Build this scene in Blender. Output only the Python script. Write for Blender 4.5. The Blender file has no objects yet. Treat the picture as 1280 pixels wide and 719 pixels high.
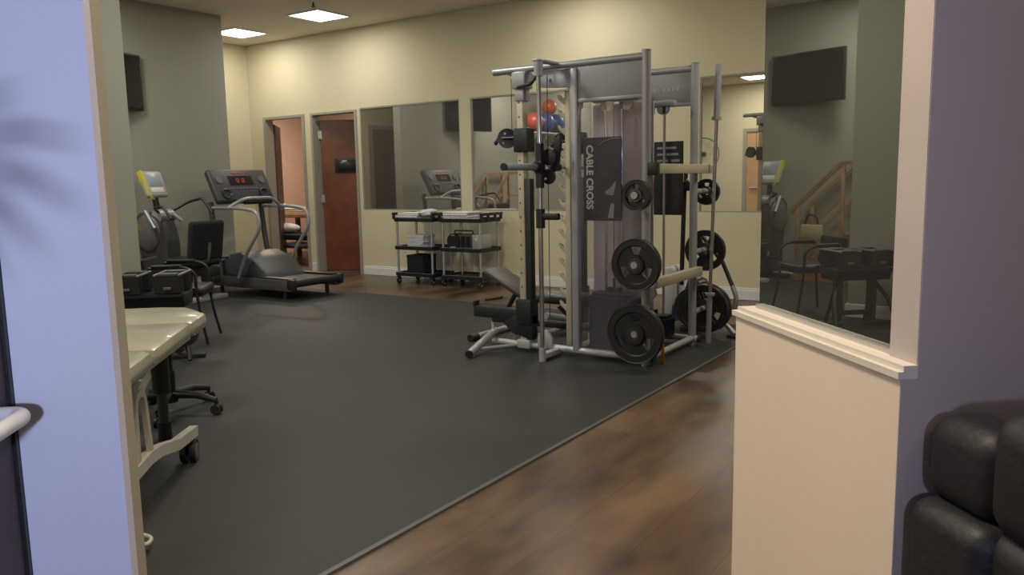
import bpy, bmesh, math, random
from mathutils import Vector, Matrix
random.seed(7)
SC = bpy.context.scene
COL = SC.collection
PI = math.pi

# ------------------------------------------------------------------ materials
def mat(name, color, rough=0.6, metal=0.0, noise=0.06, nscale=6.0, bump=0.0, bscale=60.0, spec=0.5, emit=None, estr=0.0, coat=0.0):
    m = bpy.data.materials.new(name); m.use_nodes = True
    nt = m.node_tree; b = nt.nodes['Principled BSDF']
    b.inputs['Roughness'].default_value = rough; b.inputs['Metallic'].default_value = metal
    b.inputs['Specular IOR Level'].default_value = spec
    if coat: b.inputs['Coat Weight'].default_value = coat
    tc = nt.nodes.new('ShaderNodeTexCoord')
    n = nt.nodes.new('ShaderNodeTexNoise'); n.inputs['Scale'].default_value = nscale; n.inputs['Detail'].default_value = 4
    nt.links.new(tc.outputs['Object'], n.inputs['Vector'])
    r = nt.nodes.new('ShaderNodeValToRGB')
    lo = [max(0, c*(1-noise)) for c in color]; hi = [min(1, c*(1+noise)) for c in color]
    r.color_ramp.elements[0].position = .3; r.color_ramp.elements[1].position = .7
    r.color_ramp.elements[0].color = (*lo, 1); r.color_ramp.elements[1].color = (*hi, 1)
    nt.links.new(n.outputs['Fac'], r.inputs['Fac']); nt.links.new(r.outputs['Color'], b.inputs['Base Color'])
    if bump:
        n2 = nt.nodes.new('ShaderNodeTexNoise'); n2.inputs['Scale'].default_value = bscale; n2.inputs['Detail'].default_value = 3
        nt.links.new(tc.outputs['Object'], n2.inputs['Vector'])
        bp = nt.nodes.new('ShaderNodeBump'); bp.inputs['Strength'].default_value = bump; bp.inputs['Distance'].default_value = .01
        nt.links.new(n2.outputs['Fac'], bp.inputs['Height']); nt.links.new(bp.outputs['Normal'], b.inputs['Normal'])
    if emit:
        b.inputs['Emission Color'].default_value = (*emit, 1); b.inputs['Emission Strength'].default_value = estr
    return m

def wood_floor_mat():
    m = bpy.data.materials.new('plank_floor'); m.use_nodes = True
    nt = m.node_tree; b = nt.nodes['Principled BSDF']
    tc = nt.nodes.new('ShaderNodeTexCoord')
    mp = nt.nodes.new('ShaderNodeMapping'); mp.inputs['Rotation'].default_value[2] = PI/2
    nt.links.new(tc.outputs['Object'], mp.inputs['Vector'])
    br = nt.nodes.new('ShaderNodeTexBrick')
    br.inputs['Scale'].default_value = 1; br.inputs['Brick Width'].default_value = 1.25; br.inputs['Row Height'].default_value = .3
    br.inputs['Mortar Size'].default_value = .0025; br.inputs['Mortar Smooth'].default_value = .3; br.offset = .37
    br.inputs['Color1'].default_value = (.100, .064, .037, 1); br.inputs['Color2'].default_value = (.122, .081, .049, 1)
    br.inputs['Mortar'].default_value = (.06, .04, .028, 1); br.inputs['Bias'].default_value = -.1
    nt.links.new(mp.outputs['Vector'], br.inputs['Vector'])
    n = nt.nodes.new('ShaderNodeTexNoise'); n.inputs['Scale'].default_value = 1.0; n.inputs['Detail'].default_value = 3.5; n.inputs['Roughness'].default_value = .55
    mp2 = nt.nodes.new('ShaderNodeMapping'); mp2.inputs['Scale'].default_value = (3.2, 1.1, 1)
    nt.links.new(tc.outputs['Object'], mp2.inputs['Vector']); nt.links.new(mp2.outputs['Vector'], n.inputs['Vector'])
    r = nt.nodes.new('ShaderNodeValToRGB')
    r.color_ramp.elements[0].position = .34; r.color_ramp.elements[0].color = (.34, .29, .27, 1)
    r.color_ramp.elements[1].position = .68; r.color_ramp.elements[1].color = (1.6, 1.55, 1.48, 1)
    nt.links.new(n.outputs['Fac'], r.inputs['Fac'])
    mx = nt.nodes.new('ShaderNodeMix'); mx.data_type = 'RGBA'; mx.blend_type = 'MULTIPLY'; mx.inputs['Factor'].default_value = 1
    nt.links.new(br.outputs['Color'], mx.inputs['A']); nt.links.new(r.outputs['Color'], mx.inputs['B'])
    nt.links.new(mx.outputs['Result'], b.inputs['Base Color'])
    rr = nt.nodes.new('ShaderNodeMapRange'); rr.inputs['To Min'].default_value = .30; rr.inputs['To Max'].default_value = .40
    nt.links.new(n.outputs['Fac'], rr.inputs['Value']); nt.links.new(rr.outputs['Result'], b.inputs['Roughness'])
    return m

def ceiling_mat():
    m = bpy.data.materials.new('ceiling_tiles'); m.use_nodes = True
    nt = m.node_tree; b = nt.nodes['Principled BSDF']; b.inputs['Roughness'].default_value = .9
    tc = nt.nodes.new('ShaderNodeTexCoord')
    br = nt.nodes.new('ShaderNodeTexBrick'); br.offset = 0
    br.inputs['Scale'].default_value = 1; br.inputs['Brick Width'].default_value = .6; br.inputs['Row Height'].default_value = .6
    br.inputs['Mortar Size'].default_value = .008
    br.inputs['Color1'].default_value = (.78, .71, .62, 1); br.inputs['Color2'].default_value = (.81, .74, .645, 1); br.inputs['Mortar'].default_value = (.72, .66, .57, 1)
    nt.links.new(tc.outputs['Object'], br.inputs['Vector']); nt.links.new(br.outputs['Color'], b.inputs['Base Color'])
    return m

def mirror_mat(name, color, rough=.01, haze=.09):
    m = bpy.data.materials.new(name); m.use_nodes = True
    b = m.node_tree.nodes['Principled BSDF']
    b.inputs['Base Color'].default_value = (*color, 1); b.inputs['Metallic'].default_value = 1; b.inputs['Roughness'].default_value = rough
    nt = m.node_tree; d = nt.nodes.new('ShaderNodeBsdfDiffuse'); d.inputs['Color'].default_value = (.55, .53, .48, 1)
    mx = nt.nodes.new('ShaderNodeMixShader'); mx.inputs['Fac'].default_value = haze
    nt.links.new(b.outputs[0], mx.inputs[1]); nt.links.new(d.outputs[0], mx.inputs[2]); nt.links.new(mx.outputs[0], nt.nodes['Material Output'].inputs['Surface'])
    return m

def acrylic_mat():
    m = bpy.data.materials.new('smoked_acrylic'); m.use_nodes = True
    nt = m.node_tree; out = nt.nodes['Material Output']; nt.nodes.remove(nt.nodes['Principled BSDF'])
    t = nt.nodes.new('ShaderNodeBsdfTransparent'); t.inputs['Color'].default_value = (.86, .85, .89, 1)
    g = nt.nodes.new('ShaderNodeBsdfGlossy'); g.inputs['Color'].default_value = (.9, .82, .78, 1); g.inputs['Roughness'].default_value = .18
    d = nt.nodes.new('ShaderNodeBsdfDiffuse'); d.inputs['Color'].default_value = (.20, .18, .20, 1)
    m1 = nt.nodes.new('ShaderNodeMixShader'); m1.inputs['Fac'].default_value = .10
    m2 = nt.nodes.new('ShaderNodeMixShader'); m2.inputs['Fac'].default_value = .16
    nt.links.new(t.outputs[0], m1.inputs[1]); nt.links.new(d.outputs[0], m1.inputs[2])
    nt.links.new(m1.outputs[0], m2.inputs[1]); nt.links.new(g.outputs[0], m2.inputs[2])
    nt.links.new(m2.outputs[0], out.inputs['Surface'])
    return m

M = {}
M['floor'] = wood_floor_mat()
M['ceiling'] = ceiling_mat()
M['rubber'] = mat('black_rubber_flooring', (.021, .0215, .018), .6, noise=.14, nscale=3, bump=.15, bscale=180)
M['rubber_edge'] = mat('rubber_edge', (.085, .088, .08), .45)
M['yellow'] = mat('yellow_wall_paint', (.66, .60, .40), .75, noise=.02, nscale=1.2)
M['grey_wall'] = mat('sage_grey_wall_paint', (.31, .31, .255), .75, noise=.03, nscale=1.2)
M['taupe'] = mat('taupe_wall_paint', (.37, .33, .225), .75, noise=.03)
M['cream'] = mat('cream_wall_paint', (.70, .60, .48), .7, noise=.02, nscale=2)
M['cream_trim'] = mat('cream_trim', (.62, .58, .50), .5, noise=.02)
M['purple'] = mat('mauve_wall_paint', (.45, .37, .32), .75, noise=.03, nscale=2)
M['white_wall'] = mat('white_wall_paint', (.62, .61, .66), .7, noise=.02, nscale=2)
M['pink'] = mat('peach_wall_paint', (.70, .53, .41), .8, noise=.03)
M['baseboard'] = mat('white_baseboard', (.74, .73, .70), .45, noise=.02)
M['frame'] = mat('greige_metal_frame', (.33, .31, .25), .5, noise=.03)
M['strip'] = mat('pale_trim', (.46, .41, .38), .6, noise=.03)
M['door_wood'] = mat('cherry_door', (.17, .052, .022), .35, noise=.22, nscale=5, coat=.2)
M['dark_door'] = mat('dark_brown_door', (.06, .035, .025), .5, noise=.1)
M['warm_lit_door'] = mat('warm_lit_wood_door', (.55, .34, .15), .5, noise=.1, nscale=4)  # wood tone with warm room light put into the colour
M['mirror'] = mirror_mat('back_mirror_glass', (.72, .70, .66))
M['tint'] = mirror_mat('tinted_mirror_glass', (.43, .45, .41), haze=.035)
M['steel'] = mat('grey_painted_steel', (.34, .345, .35), .38, .3, noise=.05)
M['panel'] = mat('grey_panel', (.30, .305, .30), .5, .1, noise=.05)
M['chrome'] = mat('chrome', (.62, .63, .64), .16, 1.0, noise=.03)
M['alu'] = mat('aluminium', (.55, .55, .54), .35, .8, noise=.03)
M['beige_steel'] = mat('beige_steel', (.47, .42, .29), .45, .2, noise=.05)
M['black'] = mat('black_plastic', (.014, .014, .014), .42, noise=.15)
M['black_rubber'] = mat('black_rubber_coating', (.011, .011, .011), .48, noise=.15)
M['hub'] = mat('worn_hub_steel', (.09, .09, .09), .35, .8)
M['vinyl_black'] = mat('black_vinyl', (.022, .022, .021), .4, noise=.1, bump=.1, bscale=90)
M['vinyl_brown'] = mat('dark_bench_vinyl', (.06, .05, .043), .38, noise=.1)
M['fabric_black'] = mat('black_fabric', (.012, .012, .013), .9, noise=.2, bump=.2, bscale=200)
M['leather'] = mat('black_leather', (.009, .009, .011), .55, noise=.15, bump=.25, bscale=40)
M['sage_vinyl'] = mat('sage_green_vinyl', (.37, .365, .275), .3, noise=.04, coat=.3)
M['white_metal'] = mat('off_white_enamel', (.50, .49, .42), .45, noise=.03)
M['stack'] = mat('blue_black_weight_stack', (.016, .021, .042), .55, noise=.1)
M['acrylic'] = acrylic_mat()
M['inner'] = mat('inner_tower_panel', (.44, .40, .42), .6, .1, noise=.05)
M['sign'] = mat('charcoal_sign', (.028, .028, .03), .5, noise=.3, nscale=8)
M['sign_grey'] = mat('sign_light_grey', (.16, .16, .165), .5)
M['letter'] = mat('sign_letters', (.40, .38, .35), .6)
M['plate_text'] = mat('placard_print', (.30, .30, .29), .6)
M['towel'] = mat('white_terry', (.70, .69, .65), .95, noise=.05, nscale=20, bump=.5, bscale=90)
M['treadmill'] = mat('charcoal_plastic', (.045, .046, .046), .45, noise=.1)
M['treadmill_hi'] = mat('grey_plastic', (.12, .12, .12), .45, noise=.1)
M['belt'] = mat('belt_rubber', (.05, .047, .042), .6, noise=.1)
M['bronze'] = mat('brushed_side_rail', (.13, .115, .095), .42, .5, noise=.06)
M['faded_red'] = mat('faded_red_print', (.16, .06, .045), .5)
M['red_led'] = mat('red_display', (.05, .005, .005), .3, emit=(1, .12, .08), estr=.35)
M['dark_glass'] = mat('dark_display', (.018, .018, .02), .18)
M['screen'] = mat('tv_screen', (.008, .008, .009), .12)
M['yellow_plastic'] = mat('yellow_plastic', (.55, .45, .03), .4)
M['lcd'] = mat('lcd_blue', (.28, .36, .40), .3)
M['mocha'] = mat('mocha_door', (.15, .11, .085), .5)
M['pine'] = mat('pine_wood', (.34, .20, .10), .5, noise=.2, nscale=8)
M['step_wood'] = mat('orange_step_wood', (.27, .125, .06), .5, noise=.2, nscale=6)
M['tan'] = mat('tan_vinyl', (.50, .42, .25), .6)
M['ball_blue'] = mat('blue_ball', (.05, .09, .28), .35)
M['ball_red'] = mat('red_ball', (.50, .07, .06), .35)
M['ball_orange'] = mat('orange_ball', (.62, .12, .03), .35)
M['white_plastic'] = mat('white_plastic', (.66, .66, .62), .4)
M['silver'] = mat('silver_grey_paint', (.42, .42, .40), .4, .3)
M['lamp'] = mat('light_diffuser', (.9, .9, .9), .5, emit=(1, .97, .92), estr=5.0)
M['orange_tag'] = mat('orange_tag', (.55, .22, .04), .6)
M['leaf'] = mat('palm_leaf', (.04, .10, .03), .5, noise=.3)
M['pot'] = mat('clay_pot', (.30, .14, .08), .8)

# ------------------------------------------------------------------ mesh builder
class MB:
    def __init__(s): s.bm = bmesh.new()
    def _add(s, geom_fn, mtx):
        pass
    def box(s, lo, hi, bevel=0.0, seg=2, rot=None, pivot=None):
        c = [(a+b)/2 for a, b in zip(lo, hi)]; d = [max(1e-4, abs(b-a)) for a, b in zip(lo, hi)]
        return s.cbox(c, d, bevel, seg, rot)
    def cbox(s, c, d, bevel=0.0, seg=2, rot=None):
        t = bmesh.new(); bmesh.ops.create_cube(t, size=1)
        for v in t.verts: v.co = Vector((v.co.x*d[0], v.co.y*d[1], v.co.z*d[2]))
        if bevel > 0:
            bmesh.ops.bevel(t, geom=t.edges[:]+t.verts[:], offset=min(bevel, min(d)*.49), segments=seg, affect='EDGES', profile=.5)
        m = Matrix.Translation(Vector(c))
        if rot is not None: m = m @ rot
        s.merge(t, m); return s
    def merge(s, t, m=Matrix.Identity(4)):
        vm = {}
        for v in t.verts: vm[v] = s.bm.verts.new(m @ v.co)
        for f in t.faces:
            try: s.bm.faces.new([vm[v] for v in f.verts])
            except ValueError: pass
        t.free()
    def cyl(s, a, b, r, r2=None, seg=20, caps=True):
        a = Vector(a); b = Vector(b); ax = b-a; L = ax.length
        t = bmesh.new(); bmesh.ops.create_cone(t, cap_ends=caps, segments=seg, radius1=r, radius2=r if r2 is None else r2, depth=L)
        q = Vector((0, 0, 1)).rotation_difference(ax.normalized())
        s.merge(t, Matrix.Translation((a+b)/2) @ q.to_matrix().to_4x4()); return s
    def sph(s, c, r, seg=20, ring=12, rot=None):
        t = bmesh.new(); bmesh.ops.create_uvsphere(t, u_segments=seg, v_segments=ring, radius=1)
        rr = (r, r, r) if isinstance(r, (int, float)) else r
        m = Matrix.Translation(Vector(c))
        if rot is not None: m = m @ rot
        s.merge(t, m @ Matrix.Diagonal((*rr, 1))); return s
    def tube(s, pts, r, seg=12, fillet=0.0, closed=False, sq=None):
        P = [Vector(p) for p in pts]
        if fillet > 0: P = fillet_path(P, fillet)
        rings = []; up = None; n = len(P)
        for i, p in enumerate(P):
            if closed: tan = (P[(i+1) % n]-P[i-1]).normalized()
            elif i == 0: tan = (P[1]-P[0]).normalized()
            elif i == n-1: tan = (P[-1]-P[-2]).normalized()
            else: tan = ((P[i+1]-P[i]).normalized()+(P[i]-P[i-1]).normalized()).normalized()
            if up is None:
                up = Vector((0, 0, 1)) if abs(tan.z) < .9 else Vector((1, 0, 0))
            x = up.cross(tan).normalized(); up = tan.cross(x).normalized()
            ring = []
            if sq:
                for cx, cy in ((-1, -1), (1, -1), (1, 1), (-1, 1)):
                    ring.append(s.bm.verts.new(p + x*cx*sq[0]/2 + up*cy*sq[1]/2))
            else:
                rad = r[i] if isinstance(r, (list, tuple)) else r
                for k in range(seg):
                    a = 2*PI*k/seg; ring.append(s.bm.verts.new(p + x*math.cos(a)*rad + up*math.sin(a)*rad))
            rings.append(ring)
        m = len(rings[0]); R = range(n if closed else n-1)
        for i in R:
            A = rings[i]; B = rings[(i+1) % n]
            for k in range(m): s.bm.faces.new((A[k], A[(k+1) % m], B[(k+1) % m], B[k]))
        if not closed:
            s.bm.faces.new(rings[0][::-1]); s.bm.faces.new(rings[-1])
        return s
    def lathe(s, prof, m=Matrix.Identity(4), seg=32):
        rings = []
        for (r, z) in prof:
            if r < 1e-5: rings.append([s.bm.verts.new(m @ Vector((0, 0, z)))])
            else: rings.append([s.bm.verts.new(m @ Vector((r*math.cos(2*PI*k/seg), r*math.sin(2*PI*k/seg), z))) for k in range(seg)])
        for A, B in zip(rings, rings[1:]):
            for k in range(seg):
                k2 = (k+1) % seg
                if len(A) == 1 and len(B) == 1: continue
                if len(A) == 1: f = (A[0], B[k2], B[k])
                elif len(B) == 1: f = (A[k], A[k2], B[0])
                else: f = (A[k], A[k2], B[k2], B[k])
                s.bm.faces.new(f)
        return s
    def prism(s, pts, vec, bevel=0.0):
        t = bmesh.new(); vs = [t.verts.new(Vector(p)) for p in pts]; f = t.faces.new(vs)
        r = bmesh.ops.extrude_face_region(t, geom=[f])
        for v in r['geom']:
            if isinstance(v, bmesh.types.BMVert): v.co += Vector(vec)
        bmesh.ops.recalc_face_normals(t, faces=t.faces[:])
        if bevel > 0: bmesh.ops.bevel(t, geom=t.edges[:], offset=bevel, segments=2, affect='EDGES', profile=.5)
        s.merge(t); return s
    def quad(s, a, b, c, d):
        s.bm.faces.new([s.bm.verts.new(Vector(p)) for p in (a, b, c, d)]); return s

def fillet_path(P, r, n=6):
    out = [P[0]]
    for i in range(1, len(P)-1):
        a, b, c = P[i-1], P[i], P[i+1]
        u = (a-b); v = (c-b); d = min(r, u.length*.49, v.length*.49)
        p0 = b+u.normalized()*d; p1 = b+v.normalized()*d
        for k in range(n+1):
            t = k/n; out.append(p0*(1-t)**2 + b*2*t*(1-t) + p1*t*t)
    out.append(P[-1]); return out

def obj(name, mb, m, parent=None, smooth=True):
    me = bpy.data.meshes.new(name)
    bmesh.ops.recalc_face_normals(mb.bm, faces=mb.bm.faces[:])
    if smooth:
        for e in mb.bm.edges:
            if len(e.link_faces) == 2 and e.calc_face_angle(0) > .6: e.smooth = False
        for f in mb.bm.faces: f.smooth = True
    mb.bm.to_mesh(me); mb.bm.free()
    me.materials.append(M[m] if isinstance(m, str) else m)
    o = bpy.data.objects.new(name, me); COL.objects.link(o)
    if parent is not None: o.parent = parent
    return o
def tag(o, label, cat, group=None, kind=None):
    o['label'] = label; o['category'] = cat
    if group: o['group'] = group
    if kind: o['kind'] = kind
    return o
def thing(name, label, cat, loc=(0, 0, 0), rotz=0.0, group=None):
    o = bpy.data.objects.new(name, None); COL.objects.link(o); o.empty_display_size = .1
    o.location = loc; o.rotation_euler = (0, 0, rotz)
    return tag(o, label, cat, group)
def struct(name, mb, m, parent=None, smooth=False):
    o = obj(name, mb, m, parent, smooth)
    if parent is None: o['kind'] = 'structure'
    return o
def dup(root, loc, rotz, label):
    r = root.copy(); COL.objects.link(r); r.location = loc; r.rotation_euler = (0, 0, rotz); r['label'] = label
    for ch in list(root.children):
        c = ch.copy(); COL.objects.link(c); c.parent = r
        for g in list(ch.children):
            k = g.copy(); COL.objects.link(k); k.parent = c
    return r
def text_obj(name, body, size, m, mtx, parent, depth=.002):
    cu = bpy.data.curves.new(name, 'FONT'); cu.body = body; cu.size = size; cu.extrude = depth; cu.offset = .0022; cu.align_x = 'CENTER'; cu.align_y = 'CENTER'
    tmp = bpy.data.objects.new(name+'_c', cu); COL.objects.link(tmp)
    dg = bpy.context.evaluated_depsgraph_get()
    me = bpy.data.meshes.new_from_object(tmp.evaluated_get(dg)); bpy.data.objects.remove(tmp)
    me.transform(mtx); me.materials.clear(); me.materials.append(M[m])
    o = bpy.data.objects.new(name, me); COL.objects.link(o); o.parent = parent
    return o
def Rx(a): return Matrix.Rotation(a, 4, 'X')
def Ry(a): return Matrix.Rotation(a, 4, 'Y')
def Rz(a): return Matrix.Rotation(a, 4, 'Z')

# ------------------------------------------------------------------ camera
F_PX, PITCH, ROLL, YAW = 1000.35, .133461, .0194472, .5948507
cy, sy = math.cos(YAW), math.sin(YAW)
F0 = Vector((-sy, cy, 0)); R0 = Vector((cy, sy, 0)); U0 = Vector((0, 0, 1))
Fw = F0*math.cos(PITCH) - U0*math.sin(PITCH); Up = U0*math.cos(PITCH) + F0*math.sin(PITCH)
Rt = R0*math.cos(ROLL) - Up*math.sin(ROLL); Up2 = Up*math.cos(ROLL) + R0*math.sin(ROLL)
cd = bpy.data.cameras.new('camera'); cam = bpy.data.objects.new('camera', cd); COL.objects.link(cam)
rm = Matrix((Rt, Up2, -Fw)).transposed()
cam.matrix_world = Matrix.Translation((0, 0, 1.35)) @ rm.to_4x4()
cd.sensor_fit = 'HORIZONTAL'; cd.sensor_width = 36; cd.lens = 36*F_PX/1280; cd.clip_start = .05; cd.clip_end = 60
SC.camera = cam
SC.view_settings.view_transform = 'Standard'; SC.view_settings.look = 'None'
SC.view_settings.exposure = 0; SC.view_settings.gamma = 1

# ------------------------------------------------------------------ setting
CZ = 3.555; BY = 8.589; LX = -10.86; GX = -9.19; FY = -2.4
AX, AY = -.259, 1.854
dx, dy = -.672373, .740213          # along the short mirrored return wall, into the gym
nx, ny = -.740213, -.672373         # out of its face, across the opening
WR = math.atan2(-ny, -nx)           # direction of the diagonal partition
def sn(s_, n_, z=0.0): return Vector((AX+dx*s_+nx*n_, AY+dy*s_+ny*n_, z))
def snbox(mb, s0, s1, n0, n1, z0, z1):
    mb.prism([sn(s0, n0, z0), sn(s1, n0, z0), sn(s1, n1, z0), sn(s0, n1, z0)], (0, 0, z1-z0)); return mb

struct('floor', MB().box((-13, -5, -.1), (5, 13, 0)), 'floor')
cm = MB().box((-13, -5, CZ), (5, BY+.12, CZ+.1)); struct('ceiling', cm, 'ceiling')

# back wall with two door openings
mb = MB()
D1 = (-10.535, -9.588); D2 = (-9.446, -8.478); DT = 2.41
mir = [(-8.42, -6.6), (-6.42, -4.62), (-3.28, -1.4)]; MZ0, MZ1 = .955, 2.425
mb.box((LX-.12, BY, 0), (D1[0], BY+.12, CZ)); mb.box((D1[1], BY, 0), (D2[0], BY+.12, DT)); mb.box((D1[0], BY, DT), (D2[1], BY+.12, CZ))
mb.box((D2[1], BY, 0), (5, BY+.03, MZ0)); mb.box((D2[1], BY, MZ1), (5, BY+.03, CZ))
xs = [D2[1]]
for a, b in mir: xs += [a, b]
xs.append(5)
for a, b in zip(xs[::2], xs[1::2]): mb.box((a, BY, MZ0), (b, BY+.03, MZ1))
mb.box((D2[1], BY+.05, 0), (5, BY+.12, CZ)); mb.box((D2[1], BY+.03, 0), (D2[1]+.03, BY+.05, CZ))
struct('wall_back', mb, 'yellow')
for i, (a, b) in enumerate(mir):
    lab = ['large wall mirror beside the cherry door, reflecting the grey wall', 'large wall mirror behind the rack columns, reflecting exercise balls',
           'large wall mirror right of the cable machine, reflecting yellow wall and warm-lit door'][i]
    o = thing('wall_mirror', lab, 'mirror', (a, BY, MZ0), 0, 'large wall mirrors on the back wall')
    obj('mirror_glass', MB().box((0.001, .022, .001), (b-a-.001, .045, MZ1-MZ0-.001)), 'mirror', o, False)
    f = MB(); w_ = b-a; h_ = MZ1-MZ0
    f.box((0, .004, h_-.018), (w_, .022, h_)); f.box((0, .004, 0), (w_, .022, .014)); f.box((0, .004, .014), (.016, .022, h_-.018)); f.box((w_-.016, .004, .014), (w_, .022, h_-.018))
    obj('edge_strip', f, 'frame', o, False)
struct('baseboard_back', MB().box((D2[1]+.03, BY-.018, 0), (5, BY, .115), .006, 1).box((D2[1]+.03, BY-.012, .115), (5, BY, .135), .004, 1), 'baseboard')
struct('baseboard_pier', MB().box((D1[1]+.03, BY-.018, 0), (D2[0]-.03, BY, .13), .006, 1), 'baseboard')
struct('baseboard_corner', MB().box((LX, BY-.018, 0), (D1[0]-.03, BY, .13), .006, 1), 'baseboard')

struct('wall_left', MB().box((LX-.12, 3.5, 0), (LX, BY, CZ)).box((LX-.12, 3.38, 0), (GX-.16, 3.5, CZ)), 'yellow')
struct('baseboard_left', MB().box((LX, 6.05, 0), (LX+.018, BY-.02, .13), .006, 1), 'baseboard')
struct('wall_grey', MB().box((GX-.15, FY, 0), (GX, 6.9, CZ)), 'grey_wall')
struct('baseboard_grey', MB().box((GX, 3.76, 0), (GX+.018, 6.9, .13), .006, 1), 'baseboard')
struct('wall_column', MB().box((-6.95, 2.95, 0), (-6.24, 3.745, CZ)), 'grey_wall')
struct('baseboard_column', MB().box((-6.24, 2.95, 0), (-6.222, 3.745, .13), .006, 1).box((-6.95, 3.745, 0), (-6.222, 3.763, .13), .006, 1), 'baseboard')
# left-wall brown door, seen in the first mirror
struct('door_3', MB().box((LX+.002, 4.85, 0), (LX+.03, 5.86, 2.36)), 'mocha')
struct('trim_3', MB().box((LX+.001, 5.86, 0), (LX+.05, 5.98, 2.43)).box((LX+.001, 4.75, 2.36), (LX+.05, 5.86, 2.43)), 'frame')
# front wall of the gym
mb = MB().box((GX, FY-.12, 0), (-6.35, FY, CZ)).box((-6.35, FY-.12, 2.45), (-5.4, FY, CZ)).box((-5.4, FY-.12, 0), (-4.2, FY, CZ))
struct('wall_front', mb, 'yellow')
o = struct('door_4', MB().box((-6.29, FY-.06, .01), (-5.46, FY-.02, 2.4)), 'warm_lit_door')  # plain leaf, its orange colour stands in for the lit room beyond
obj('push_rail', MB().cyl((-6.2, FY+.02, 1.05), (-5.55, FY+.02, 1.05), .02), 'alu', o)
struct('trim_4', MB().box((-6.38, FY-.12, 0), (-6.29, FY+.015, 2.48)).box((-5.46, FY-.12, 0), (-5.37, FY+.015, 2.48)).box((-6.29, FY-.12, 2.4), (-5.46, FY+.015, 2.48)), 'frame')
struct('wall_right', MB().box((4.9, -5, 0), (5, BY, CZ)), 'yellow')

# door frames of the back wall
def door_frame(idx, x0, x1, zt, w=.055, deep=.14):
    m_ = MB().box((x0, BY-.015, 0), (x0+w, BY+deep, zt)).box((x1-w, BY-.015, 0), (x1, BY+deep, zt)).box((x0+w, BY-.015, zt-w*.7), (x1-w, BY+deep, zt))
    struct('trim_%d' % idx, m_, 'frame')
door_frame(1, D1[0], D1[1], DT); door_frame(2, D2[0], D2[1], DT, .045)

# treatment room behind
struct('wall_room_left', MB().box((-12.7, BY+.12, 0), (-12.6, 12.4, 2.95)), 'pink')
struct('wall_room_back', MB().box((-12.7, 12.3, 0), (-7.0, 12.4, 2.95)), 'pink')
struct('wall_room_divider', MB().box((-9.47, BY+.125, 0), (-9.42, 12.3, 2.95)), 'pink')
struct('wall_room_right', MB().box((-7.4, BY+.12, 0), (-7.3, 12.3, 2.95)), 'pink')
struct('ceiling_room', MB().box((-12.7, BY+.12, 2.95), (-7.0, 12.4, 3.0)), 'white_wall')
struct('wall_room_front', MB().box((-12.7, BY+.121, 0), (D1[0]-.001, BY+.14, 2.95)).box((D1[1], BY+.121, 0), (D2[0], BY+.14, 2.95)).box((D2[1], BY+.121, 0), (-7.3, BY+.14, 2.95)).box((-12.7, BY+.121, DT+.01), (-7.3, BY+.14, 2.95)), 'pink')
# door 2: cherry leaf swung inwards
leaf = bpy.data.objects.new('door_2', None); COL.objects.link(leaf); leaf.location = (D2[0]+.05, BY+.13, 0.01); leaf.rotation_euler = (0, 0, math.radians(32)); leaf['kind'] = 'structure'
obj('door_leaf', MB().box((.01, -.022, 0), (.86, .022, 2.3), .003, 1), 'door_wood', leaf, False)
hb = MB()
obj('hinge', MB().cyl((0, -.03, 2.02), (0, -.03, 2.14), .012).box((-.02, -.035, 2.02), (.03, -.024, 2.14)), 'alu', leaf)
obj('hinge', MB().cyl((0, -.03, 1.05), (0, -.03, 1.17), .012).box((-.02, -.035, 1.05), (.03, -.024, 1.17)), 'alu', leaf)
obj('door_handle', MB().cyl((.78, -.03, 1.0), (.78, -.08, 1.0), .012).cyl((.78, -.08, 1.0), (.67, -.08, 1.0), .01), 'alu', leaf)
sg = thing('door_sign', 'black rectangular sign mounted on the cherry door', 'sign', (D2[0]+.05+.42*math.cos(math.radians(32))+.024*math.sin(math.radians(32)), BY+.13+.42*math.sin(math.radians(32))-.024*math.cos(math.radians(32)), 1.62), math.radians(32))
obj('sign_board', MB().box((-.21, -.014, -.11), (.21, 0, .11), .004), 'black', sg); obj('sign_face', MB().box((-.17, -.017, -.08), (.17, -.0141, .08), .002), 'dark_glass', sg)
# door 1: dark leaf folded back inside the room
l1 = bpy.data.objects.new('door_1', None); COL.objects.link(l1); l1.location = (D1[0]+.06, BY+.14, .01); l1.rotation_euler = (0, 0, math.radians(134)); l1['kind'] = 'structure'
obj('door_leaf', MB().box((.01, -.02, 0), (.82, .02, 2.3), .003, 1), 'dark_door', l1, False)
obj('door_handle', MB().cyl((.75, -.02, 1.0), (.75, -.07, 1.0), .012).cyl((.75, -.07, 1.0), (.64, -.07, 1.0), .01), 'alu', l1)

# the short mirrored return wall at the right of the opening
struct('wall_return', snbox(snbox(MB(), -.093, .70, -.14, .055, 0, .935), -.093, .70, -.14, .0184, .935, .962), 'cream')
struct('wall_return_upper', snbox(snbox(MB(), -.093, -.002, -.14, .02, .962, CZ), -.002, .655, -.14, -.012, .962, CZ), 'strip')
struct('trim_sill', snbox(snbox(MB(), -.096, .715, .019, .062, .935, .95), -.0955, .70, .0185, .05, .95, .962), 'cream_trim')
tp = thing('mirror_panel', 'dark tinted mirror pane above the low cream wall, reflecting the television', 'mirror', sn(0, 0, .962), 0)
pm = MB(); v0 = sn(0, 0, 0)
loc = lambda s_, n_, z: (sn(s_, n_, z)-sn(0, 0, 0))
pm.prism([loc(.0, -.011, 0), loc(.663, -.011, 0), loc(.663, 0, 0), loc(.0, 0, 0)], (0, 0, CZ-.964))
obj('mirror_glass', pm, 'tint', tp, False)
pm = MB().prism([loc(.0, 0.0005, 0), loc(.662, .0005, 0), loc(.662, .012, 0), loc(.0, .012, 0)], (0, 0, .012))
obj('bottom_channel', pm, 'alu', tp, False)
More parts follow.
